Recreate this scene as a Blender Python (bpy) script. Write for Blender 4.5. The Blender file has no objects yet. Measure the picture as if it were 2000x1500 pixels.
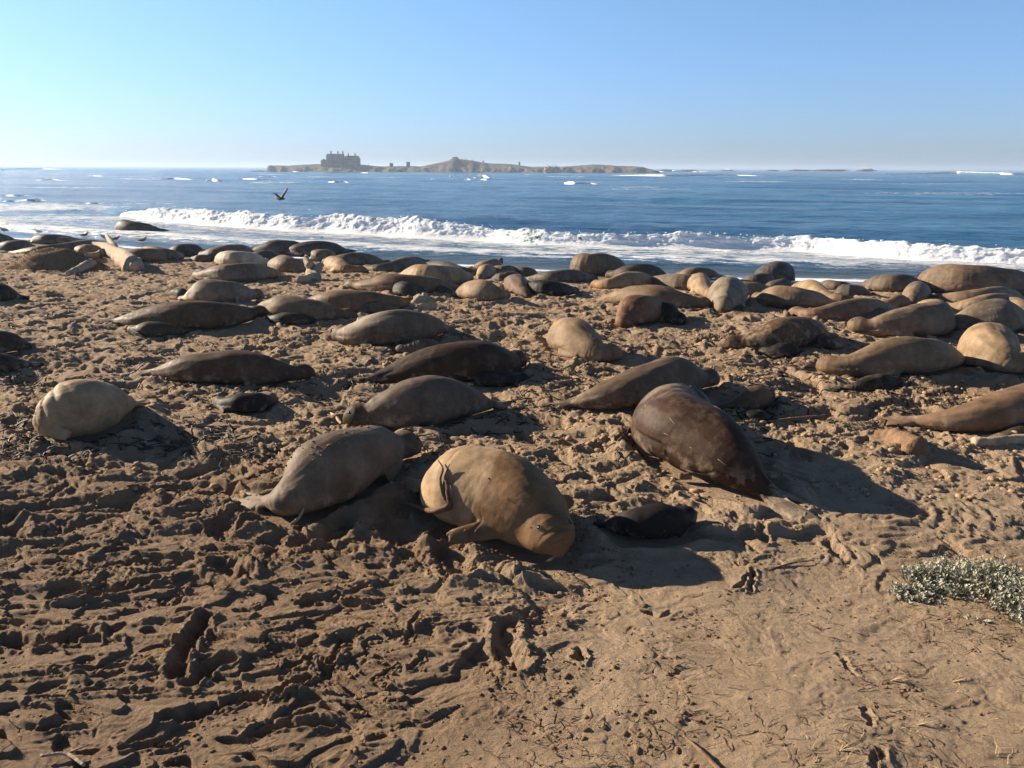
import bpy, bmesh, math, random
import numpy as np
from mathutils import Vector, Matrix, Euler, Quaternion
from mathutils.bvhtree import BVHTree
random.seed(7); rng = np.random.default_rng(11)
R = math.radians
scene = bpy.context.scene
col = scene.collection

# ------------------------------------------------------------------ camera
CAMZ = 3.6; SEA = -1.0
cam_d = bpy.data.cameras.new('camera'); cam = bpy.data.objects.new('camera', cam_d); col.objects.link(cam)
cam_d.sensor_fit = 'HORIZONTAL'; cam_d.sensor_width = 36.0; cam_d.lens = 36.0*1600/2000
cam_d.clip_start = 0.1; cam_d.clip_end = 30000
cam.location = (0, 0, CAMZ)
CAMROT = Matrix.Rotation(R(90-14.78), 3, 'X') @ Matrix.Rotation(R(0.22), 3, 'Z')
cam.rotation_euler = CAMROT.to_euler()
scene.camera = cam

# ------------------------------------------------------------------ sky, sun, exposure
SUN_EL = 20.0; SUN_AZ = -64.0          # azimuth measured from +Y towards +X
w = bpy.data.worlds.new('World'); scene.world = w; w.use_nodes = True
nt = w.node_tree; nt.nodes.clear()
sky = nt.nodes.new('ShaderNodeTexSky'); sky.sky_type = 'NISHITA'; sky.sun_disc = False
sky.sun_elevation = R(SUN_EL); sky.sun_rotation = R(SUN_AZ)
sky.altitude = 0; sky.air_density = 1.0; sky.dust_density = 0.3; sky.ozone_density = 1.5
bg = nt.nodes.new('ShaderNodeBackground'); bg.inputs[1].default_value = 0.054
wo = nt.nodes.new('ShaderNodeOutputWorld')
tc = nt.nodes.new('ShaderNodeTexCoord'); sx = nt.nodes.new('ShaderNodeSeparateXYZ'); nt.links.new(tc.outputs['Generated'], sx.inputs[0])
rp = nt.nodes.new('ShaderNodeValToRGB'); nt.links.new(sx.outputs['Z'], rp.inputs[0])
for k_, (p_, c_) in enumerate(((0.0, (.54, .76, 1.50)), (.18, (.82, 1.06, 1.42)), (.6, (.46, .54, .62)))):
    if k_ == 2: rp.color_ramp.elements.new(.6)
    rp.color_ramp.elements[k_].position = p_; rp.color_ramp.elements[k_].color = (c_[0]/1.6, c_[1]/1.6, c_[2]/1.6, 1)
vm = nt.nodes.new('ShaderNodeVectorMath'); vm.operation = 'MULTIPLY'; nt.links.new(sky.outputs[0], vm.inputs[0]); nt.links.new(rp.outputs[0], vm.inputs[1])
vs = nt.nodes.new('ShaderNodeVectorMath'); vs.operation = 'SCALE'; vs.inputs['Scale'].default_value = 1.6; nt.links.new(vm.outputs[0], vs.inputs[0])
nt.links.new(vs.outputs[0], bg.inputs[0]); nt.links.new(bg.outputs[0], wo.inputs[0])
sd = bpy.data.lights.new('sun', 'SUN'); sd.energy = 5.0; sd.angle = R(0.5); sd.color = (1.0, 0.86, 0.67)
sun = bpy.data.objects.new('sun', sd); col.objects.link(sun)
SUNV = Vector((math.sin(R(SUN_AZ))*math.cos(R(SUN_EL)), math.cos(R(SUN_AZ))*math.cos(R(SUN_EL)), math.sin(R(SUN_EL))))
sun.rotation_euler = SUNV.to_track_quat('Z', 'Y').to_euler(); sun.location = SUNV*40
scene.view_settings.view_transform = 'Standard'; scene.view_settings.look = 'None'
scene.view_settings.gamma = 1.0; scene.view_settings.use_curve_mapping = False
scene.view_settings.exposure = 1.2

# ------------------------------------------------------------------ noise
_r = np.random.default_rng(3)
_ang = _r.random(1024)*2*math.pi; _GX = np.cos(_ang).astype(np.float32); _GY = np.sin(_ang).astype(np.float32)
def _h(ix, iy, s):
    n = (ix.astype(np.int64)*73856093) ^ (iy.astype(np.int64)*19349663) ^ (s*83492791)
    n = (n ^ (n >> 13))*1274126177
    return ((n ^ (n >> 16)) & 1023)
def noise(x, y, s=0):
    x = np.asarray(x, np.float32); y = np.asarray(y, np.float32)
    xf = np.floor(x); yf = np.floor(y); ix = xf.astype(np.int32); iy = yf.astype(np.int32)
    fx = x-xf; fy = y-yf
    u = fx*fx*fx*(fx*(fx*6-15)+10); v = fy*fy*fy*(fy*(fy*6-15)+10)
    def g(dx, dy):
        k = _h(ix+dx, iy+dy, s); return _GX[k]*(fx-dx)+_GY[k]*(fy-dy)
    a = g(0, 0); b = g(1, 0); c = g(0, 1); d = g(1, 1)
    return (a+(b-a)*u+(c-a)*v+(a-b-c+d)*u*v)*1.5
def fbm(x, y, n=4, s=0, gain=.5):
    t = 0; a = 1
    for i in range(n):
        t = t+a*noise(x, y, s+i*7); x = x*2.03+3.1; y = y*2.03-1.7; a *= gain
    return t
def sst(a, b, x):
    t = np.clip((x-a)/(b-a), 0, 1); return t*t*(3-2*t)

# ------------------------------------------------------------------ ground profile
def shore_y(x):
    x = np.asarray(x, float)
    y = 38-.344*x+.00441*x*x
    y = np.where(x > 24, 38-.344*24+.00441*576-.132*(x-24), y)
    y = np.where(x < -70, 38+.344*70+.00441*4900-.96*(x+70), y)
    return y
def sea_v(x, y):                      # metres seaward of the water line
    return (np.asarray(y)-shore_y(x))*.93
def zm(x, y):
    x = np.asarray(x, float); y = np.asarray(y, float)
    v = -sea_v(x, y)
    z = SEA+1.0*sst(-3, 17, v)*1.06-.06
    z = np.where(v < -3, SEA-.06+(v+3)*.05, z)
    z = z+.22*sst(6.6, 3.4, y)*sst(-1.5, 3, x)+.12*sst(7.2, 4, y)
    z = z+.10*noise(x/4.1, y/4.1, 91)*sst(1, 9, v)
    return z
CR = CAMROT
def ray(px, py):
    return (CR @ Vector(((px-1000)/1600, -(py-750)/1600, -1))).normalized()
def gp(px, py):
    d = ray(px, py); z = 0.0
    for i in range(14):
        t = (CAMZ-z)/max(-d.z, 1e-4); x = d.x*t; y = d.y*t
        z = .5*z+.5*float(zm(x, y))
    return Vector((x, y, float(zm(x, y))))
def at_plane(px, py, z):
    d = ray(px, py); t = (CAMZ-z)/max(-d.z, 1e-5); return Vector((d.x*t, d.y*t, z))
def at_dist(px, py, Y):
    d = ray(px, py); t = Y/d.y; return Vector((d.x*t, Y, CAMZ+d.z*t))
def ppm(p):                            # photo pixels per metre at p
    return 1600/((CR.transposed() @ (Vector(p)-Vector((0, 0, CAMZ)))).z*-1)

# ------------------------------------------------------------------ helpers
def mesh_np(name, verts, faces, smooth=True):
    me = bpy.data.meshes.new(name)
    verts = np.asarray(verts, np.float32); faces = np.asarray(faces, np.int32)
    k = faces.shape[1]
    me.vertices.add(len(verts)); me.vertices.foreach_set('co', verts.ravel())
    me.loops.add(faces.size); me.loops.foreach_set('vertex_index', faces.ravel())
    me.polygons.add(len(faces)); me.polygons.foreach_set('loop_start', np.arange(0, faces.size, k, dtype=np.int32))
    me.polygons.foreach_set('use_smooth', np.full(len(faces), smooth))
    me.update(calc_edges=True); return me
def link(name, me, mat=None, parent=None, loc=None):
    o = bpy.data.objects.new(name, me); col.objects.link(o)
    if mat is not None: me.materials.append(mat)
    if loc is not None: o.location = loc
    if parent is not None: o.parent = parent
    return o
def tag(o, label=None, cat=None, group=None, kind=None):
    if label: o['label'] = label
    if cat: o['category'] = cat
    if group: o['group'] = group
    if kind: o['kind'] = kind
    return o
def attr(me, name, vals):
    a = me.attributes.new(name, 'FLOAT', 'POINT'); a.data.foreach_set('value', np.asarray(vals, np.float32))
class MB:
    def __init__(s): s.v = []; s.f = []
    def add(s, V, F):
        b = len(s.v); s.v.extend([tuple(p) for p in V]); s.f.extend([tuple(i+b for i in f) for f in F])
    def box(s, c, d, rz=0):
        cx, cy, cz = c; hx, hy, hz = d[0]/2, d[1]/2, d[2]/2; V = []
        for z in (-hz, hz):
            for x, y in ((-hx, -hy), (hx, -hy), (hx, hy), (-hx, hy)):
                V.append((cx+x*math.cos(rz)-y*math.sin(rz), cy+x*math.sin(rz)+y*math.cos(rz), cz+z))
        s.add(V, [(0, 3, 2, 1), (4, 5, 6, 7), (0, 1, 5, 4), (1, 2, 6, 5), (2, 3, 7, 6), (3, 0, 4, 7)])
    def tube(s, pts, rad, n=6, flat=1.0, cap=True):
        pts = [Vector(p) for p in pts]; m = len(pts); V = []; up0 = Vector((0, 0, 1))
        for i, p in enumerate(pts):
            t = (pts[min(i+1, m-1)]-pts[max(i-1, 0)]).normalized()
            u = up0 if abs(t.z) < .95 else Vector((1, 0, 0))
            a = t.cross(u).normalized(); b = a.cross(t).normalized()
            r = rad[i] if hasattr(rad, '__len__') else rad
            for k in range(n):
                q = 2*math.pi*k/n; V.append(p+a*math.cos(q)*r+b*math.sin(q)*r*flat)
        F = [(i*n+k, i*n+(k+1) % n, (i+1)*n+(k+1) % n, (i+1)*n+k) for i in range(m-1) for k in range(n)]
        if cap: F += [tuple(range(n))[::-1], tuple((m-1)*n+k for k in range(n))]
        s.add(V, F)
    def mesh(s, name, smooth=True):
        me = bpy.data.meshes.new(name); me.from_pydata(s.v, [], s.f)
        me.polygons.foreach_set('use_smooth', np.full(len(s.f), smooth)); me.update(); return me
    def build(s, name, mat, parent=None, loc=None, smooth=True):
        return link(name, s.mesh(name, smooth), mat, parent, loc)

# ------------------------------------------------------------------ materials
def M(name):
    m = bpy.data.materials.new(name); m.use_nodes = True; n = m.node_tree
    return m, n, n.nodes['Principled BSDF'], n.nodes, n.links
def nd(n, t, **kw):
    x = n.nodes.new(t)
    for k, v in kw.items():
        if k.startswith('i_'):
            key = k[2:]; key = int(key) if key.isdigit() else key
            x.inputs[key].default_value = v
        else: setattr(x, k, v)
    return x
def ramp(n, src, stops):
    r = n.nodes.new('ShaderNodeValToRGB'); e = r.color_ramp.elements
    while len(e) < len(stops): e.new(.5)
    for k, (p, c) in enumerate(stops):
        e[k].position = p; e[k].color = c if len(c) == 4 else (*c, 1)
    n.links.new(src, r.inputs[0]); return r.outputs[0]
def mix(n, fac, a, b, mode='MIX'):
    m = n.nodes.new('ShaderNodeMix'); m.data_type = 'RGBA'; m.blend_type = mode
    for s, v in ((m.inputs[0], fac), (m.inputs[6], a), (m.inputs[7], b)):
        if hasattr(v, 'links') or isinstance(v, bpy.types.NodeSocket): n.links.new(v, s)
        else: s.default_value = v if not isinstance(v, tuple) or len(v) == 4 else (*v, 1)
    return m.outputs[2]
def math_(n, op, a, b=0.0, clamp=False):
    m = n.nodes.new('ShaderNodeMath'); m.operation = op; m.use_clamp = clamp
    for s, v in ((m.inputs[0], a), (m.inputs[1], b)):
        if isinstance(v, bpy.types.NodeSocket): n.links.new(v, s)
        else: s.default_value = v
    return m.outputs[0]
def tnoise(n, vec, scale, detail=4, rough=.55):
    t = nd(n, 'ShaderNodeTexNoise'); t.inputs['Scale'].default_value = scale
    t.inputs['Detail'].default_value = detail; t.inputs['Roughness'].default_value = rough
    n.links.new(vec, t.inputs['Vector']); return t.outputs['Fac']
def coords(n, sc=(1, 1, 1), kind='Object'):
    c = nd(n, 'ShaderNodeTexCoord'); mp = nd(n, 'ShaderNodeMapping'); mp.inputs['Scale'].default_value = sc
    n.links.new(c.outputs[kind], mp.inputs['Vector']); return mp.outputs[0]
def bump(n, h, strength, dist, prev=None):
    b = nd(n, 'ShaderNodeBump'); b.inputs['Strength'].default_value = strength; b.inputs['Distance'].default_value = dist
    n.links.new(h, b.inputs['Height'])
    if prev is not None: n.links.new(prev, b.inputs['Normal'])
    return b.outputs[0]
def at_(n, name):
    a = nd(n, 'ShaderNodeAttribute'); a.attribute_name = name; return a.outputs['Fac']

# sand
m_sand, n, B, N, L = M('sand')
c = coords(n)
big = tnoise(n, c, .55, 5); mid = tnoise(n, c, 5, 6, .6); fine = tnoise(n, c, 120, 3, .7); spk = tnoise(n, c, 38, 3, .6)
base = ramp(n, mid, [(.3, (.31, .205, .122)), (.7, (.48, .342, .220))])
base = mix(n, ramp(n, big, [(.38, (0, 0, 0)), (.62, (1, 1, 1))]), base, (.40, .285, .185, 1))
damp = ramp(n, mid, [(.3, (.165, .099, .055)), (.7, (.31, .195, .114))])
base = mix(n, at_(n, 'damp'), base, damp)
speck = ramp(n, spk, [(.64, (0, 0, 0)), (.72, (.75, .75, .75))])
base = mix(n, math_(n, 'MULTIPLY', speck, at_(n, 'litter')), base, (.07, .048, .03, 1))
wetc = mix(n, mid, (.115, .100, .082, 1), (.155, .135, .110, 1))
wet = at_(n, 'wet'); base = mix(n, wet, base, wetc)
base = mix(n, ramp(n, fine, [(.3, (.0, .0, .0)), (.75, (.35, .35, .35))]), base, (.48, .35, .23, 1))
L.new(base, B.inputs['Base Color'])
L.new(math_(n, 'SUBTRACT', .95, math_(n, 'MULTIPLY', wet, .45)), B.inputs['Roughness'])
B.inputs['Specular IOR Level'].default_value = .25
dry = math_(n, 'SUBTRACT', 1.0, math_(n, 'MULTIPLY', wet, .95))
b1 = bump(n, math_(n, 'MULTIPLY', tnoise(n, c, 11, 10, .75), dry), 1.0, .085)
b2 = bump(n, math_(n, 'MULTIPLY', fine, dry), .5, .008, b1)
L.new(b2, B.inputs['Normal'])

# seal skin (per-animal colour comes from the object colour)
m_seal, n, B, N, L = M('seal_skin')
oi = nd(n, 'ShaderNodeObjectInfo'); c0 = nd(n, 'ShaderNodeTexCoord')
va = nd(n, 'ShaderNodeVectorMath', operation='ADD'); L.new(c0.outputs['Object'], va.inputs[0]); L.new(oi.outputs['Location'], va.inputs[1])
c = va.outputs[0]
blot = tnoise(n, c, 2.2, 5, .6); mot = tnoise(n, c, 9, 6, .65); fin = tnoise(n, c, 70, 4, .65)
hs = mix(n, ramp(n, blot, [(.33, (0, 0, 0)), (.68, (1, 1, 1))]), (.46, .39, .32, 1), (1.0, .91, .80, 1))
cc = mix(n, 1.0, oi.outputs['Color'], hs, 'MULTIPLY')
cc = mix(n, 1.0, cc, ramp(n, mot, [(.3, (.82, .80, .78)), (.7, (1.12, 1.12, 1.12))]), 'MULTIPLY')
cc = mix(n, 1.0, cc, ramp(n, fin, [(.3, (.85, .85, .85)), (.7, (1.12, 1.12, 1.12))]), 'MULTIPLY')
# caked sand near the ground and in patches
sandm = math_(n, 'MULTIPLY', ramp(n, tnoise(n, c, 4.5, 7, .7), [(.50, (0, 0, 0)), (.66, (1, 1, 1))]), at_(n, 'sandy'))
cc = mix(n, sandm, cc, (.33, .25, .17, 1))
cc = mix(n, math_(n, 'MULTIPLY', at_(n, 'pale'), .85), cc, (.42, .34, .25, 1))
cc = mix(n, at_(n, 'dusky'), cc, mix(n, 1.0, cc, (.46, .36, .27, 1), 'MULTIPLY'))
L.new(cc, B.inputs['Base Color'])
B.inputs['Roughness'].default_value = .52; B.inputs['Specular IOR Level'].default_value = .14
rr = ramp(n, mot, [(.3, (.52, .52, .52)), (.7, (.75, .75, .75))]); L.new(rr, B.inputs['Roughness'])

cw = nd(n, 'ShaderNodeVectorMath', operation='MULTIPLY'); L.new(c, cw.inputs[0]); cw.inputs[1].default_value = (1, 1, 1)
b1 = bump(n, mot, .35, .02); b2 = bump(n, fin, .4, .004, b1); L.new(b2, B.inputs['Normal'])

def simple(name, colr, rough=.7, spec=.3, var=.3, scale=8, bmp=.3, bdist=.02, sc=(1, 1, 1)):
    m, n, B, N, L = M(name); c = coords(n, sc)
    t = tnoise(n, c, scale, 6, .6)
    lo = tuple(x*(1-var) for x in colr); hi = tuple(min(1, x*(1+var)) for x in colr)
    L.new(ramp(n, t, [(.3, lo), (.7, hi)]), B.inputs['Base Color'])
    B.inputs['Roughness'].default_value = rough; B.inputs['Specular IOR Level'].default_value = spec
    L.new(bump(n, tnoise(n, c, scale*3, 5, .65), bmp, bdist), B.inputs['Normal']); return m
m_eye = simple('eye_dark', (.008, .006, .005), .22, .6, .1, 5, 0)
m_nose = simple('nose_skin', (.035, .025, .02), .4, .5)
m_wood = simple('weathered_driftwood', (.34, .26, .18), .85, .2, .35, 6, .9, .03, (1, 1, .25))
m_wood2 = simple('brown_driftwood', (.20, .12, .07), .8, .2, .4, 9, .9, .02)
m_twig = simple('twig_brown', (.12, .075, .045), .85, .2, .4, 20, .4, .01)
m_straw = simple('dry_straw', (.42, .31, .19), .8, .2, .3, 20, .2, .01)
m_kelp = simple('seaweed_dark', (.035, .026, .018), .6, .3, .5, 15, .5, .01)
m_clod = simple('sand_clod', (.33, .225, .135), .95, .1, .25, 30, .6, .01)
m_cloddamp = simple('damp_sand_clod', (.19, .118, .066), .95, .1, .3, 30, .6, .01)
m_rock = simple('pale_rock', (.30, .24, .18), .9, .2, .35, .25, .8, .6)
m_cliff = simple('island_rock', (.19, .14, .10), .9, .2, .4, .12, .8, 1.2)
m_gull = simple('gull_white', (.75, .75, .74), .7, .2, .05)
m_gullg = simple('gull_grey', (.22, .21, .20), .7, .2, .2)
m_gulld = simple('gull_brown', (.09, .07, .055), .7, .2, .25)
m_beak = simple('gull_bill', (.5, .33, .06), .5, .3, .1)
m_wall = simple('house_plaster', (.17, .145, .125), .9, .2, .2, .3, .3, .1)
m_roof = simple('house_roof', (.13, .105, .09), .9, .2, .25, .4, .4, .1)
m_win = simple('window_dark', (.03, .03, .035), .3, .5, .2)
m_brick = simple('chimney_brick', (.2, .12, .09), .9, .2, .2)
m_shed = simple('grey_boards', (.10, .09, .08), .9, .2, .3, .6)
# silver leaf
m_leaf, n, B, N, L = M('silver_leaf'); c = coords(n)
L.new(ramp(n, tnoise(n, c, 22, 4), [(.3, (.17, .17, .11)), (.6, (.43, .42, .32)), (.8, (.66, .63, .52))]), B.inputs['Base Color'])
B.inputs['Roughness'].default_value = .7; B.inputs['Specular IOR Level'].default_value = .2
# hummock grass
m_tuft = simple('dry_tuft', (.14, .09, .05), .9, .1, .5, 12)

# water
m_sea, n, B, N, L = M('sea_water')
c = coords(n); rot = nd(n, 'ShaderNodeMapping'); rot.inputs['Rotation'].default_value = (0, 0, R(18)); rot.inputs['Scale'].default_value = (1, 1, 1); L.new(c, rot.inputs['Vector'])
def aniso(sx, sy):
    mp = nd(n, 'ShaderNodeMapping'); mp.inputs['Scale'].default_value = (sx, sy, 1); L.new(rot.outputs[0], mp.inputs['Vector']); return mp.outputs[0]
h1 = tnoise(n, aniso(.25, .9), 1.0, 8, .62); h2 = tnoise(n, aniso(.02, .09), 1.0, 8, .62); h3 = tnoise(n, aniso(1.4, 3.2), 1.0, 5, .6)
fo = at_(n, 'foam'); fnoise = tnoise(n, aniso(.55, 1.5), 1.0, 9, .72)
fn2 = tnoise(n, aniso(3.0, 6.0), 1.0, 5, .7)
fm = math_(n, 'ADD', fo, math_(n, 'MULTIPLY', math_(n, 'SUBTRACT', fnoise, .5), 2.4))
fm = math_(n, 'ADD', fm, math_(n, 'MULTIPLY', math_(n, 'SUBTRACT', fn2, .5), .7))
fm = math_(n, 'MULTIPLY', math_(n, 'SUBTRACT', fm, .5), 3.5, True)
fm = math_(n, 'MULTIPLY', fm, math_(n, 'GREATER_THAN', fo, .02))
deep = ramp(n, h2, [(.35, (.014, .095, .225)), (.65, (.040, .200, .380))])
sh = mix(n, at_(n, 'shallow'), deep, (.10, .13, .15, 1))
cc = mix(n, fm, sh, (.86, .88, .90, 1)); L.new(cc, B.inputs['Base Color'])
B.inputs['IOR'].default_value = 1.33
L.new(math_(n, 'ADD', .12, math_(n, 'MULTIPLY', fm, .7)), B.inputs['Roughness'])
calm = math_(n, 'SUBTRACT', 1.0, math_(n, 'MULTIPLY', at_(n, 'shallow'), .9))
b1 = bump(n, math_(n, 'MULTIPLY', h2, calm), 1.0, 5.0); b2 = bump(n, math_(n, 'MULTIPLY', h1, calm), 1.0, .9, b1); b3 = bump(n, math_(n, 'MULTIPLY', h3, calm), .7, .16, b2); b4 = bump(n, fn2, .3, .05, b3)
L.new(b4, B.inputs['Normal'])

m_foam, n, B, N, L = M('sea_foam'); c = coords(n, (1, 1, 1))
fo = at_(n, 'foam'); t = tnoise(n, c, 2.2, 8, .68)
fm = math_(n, 'MULTIPLY', math_(n, 'ADD', math_(n, 'SUBTRACT', fo, .5), math_(n, 'MULTIPLY', math_(n, 'SUBTRACT', t, .5), 2.2)), 5, True)
L.new(mix(n, fm, (.10, .19, .20, 1), (.93, .94, .95, 1)), B.inputs['Base Color'])
L.new(math_(n, 'ADD', .1, math_(n, 'MULTIPLY', fm, .8)), B.inputs['Roughness']); B.inputs['IOR'].default_value = 1.33
tr = nd(n, 'ShaderNodeBsdfTranslucent'); tr.inputs[0].default_value = (.93, .95, .97, 1); ms = nd(n, 'ShaderNodeMixShader')
L.new(math_(n, 'MULTIPLY', fm, .15), ms.inputs[0]); L.new(B.outputs[0], ms.inputs[1]); L.new(tr.outputs[0], ms.inputs[2])
L.new(ms.outputs[0], N['Material Output'].inputs['Surface'])
L.new(bump(n, tnoise(n, c, 7, 6, .7), .6, .12), B.inputs['Normal'])

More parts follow.
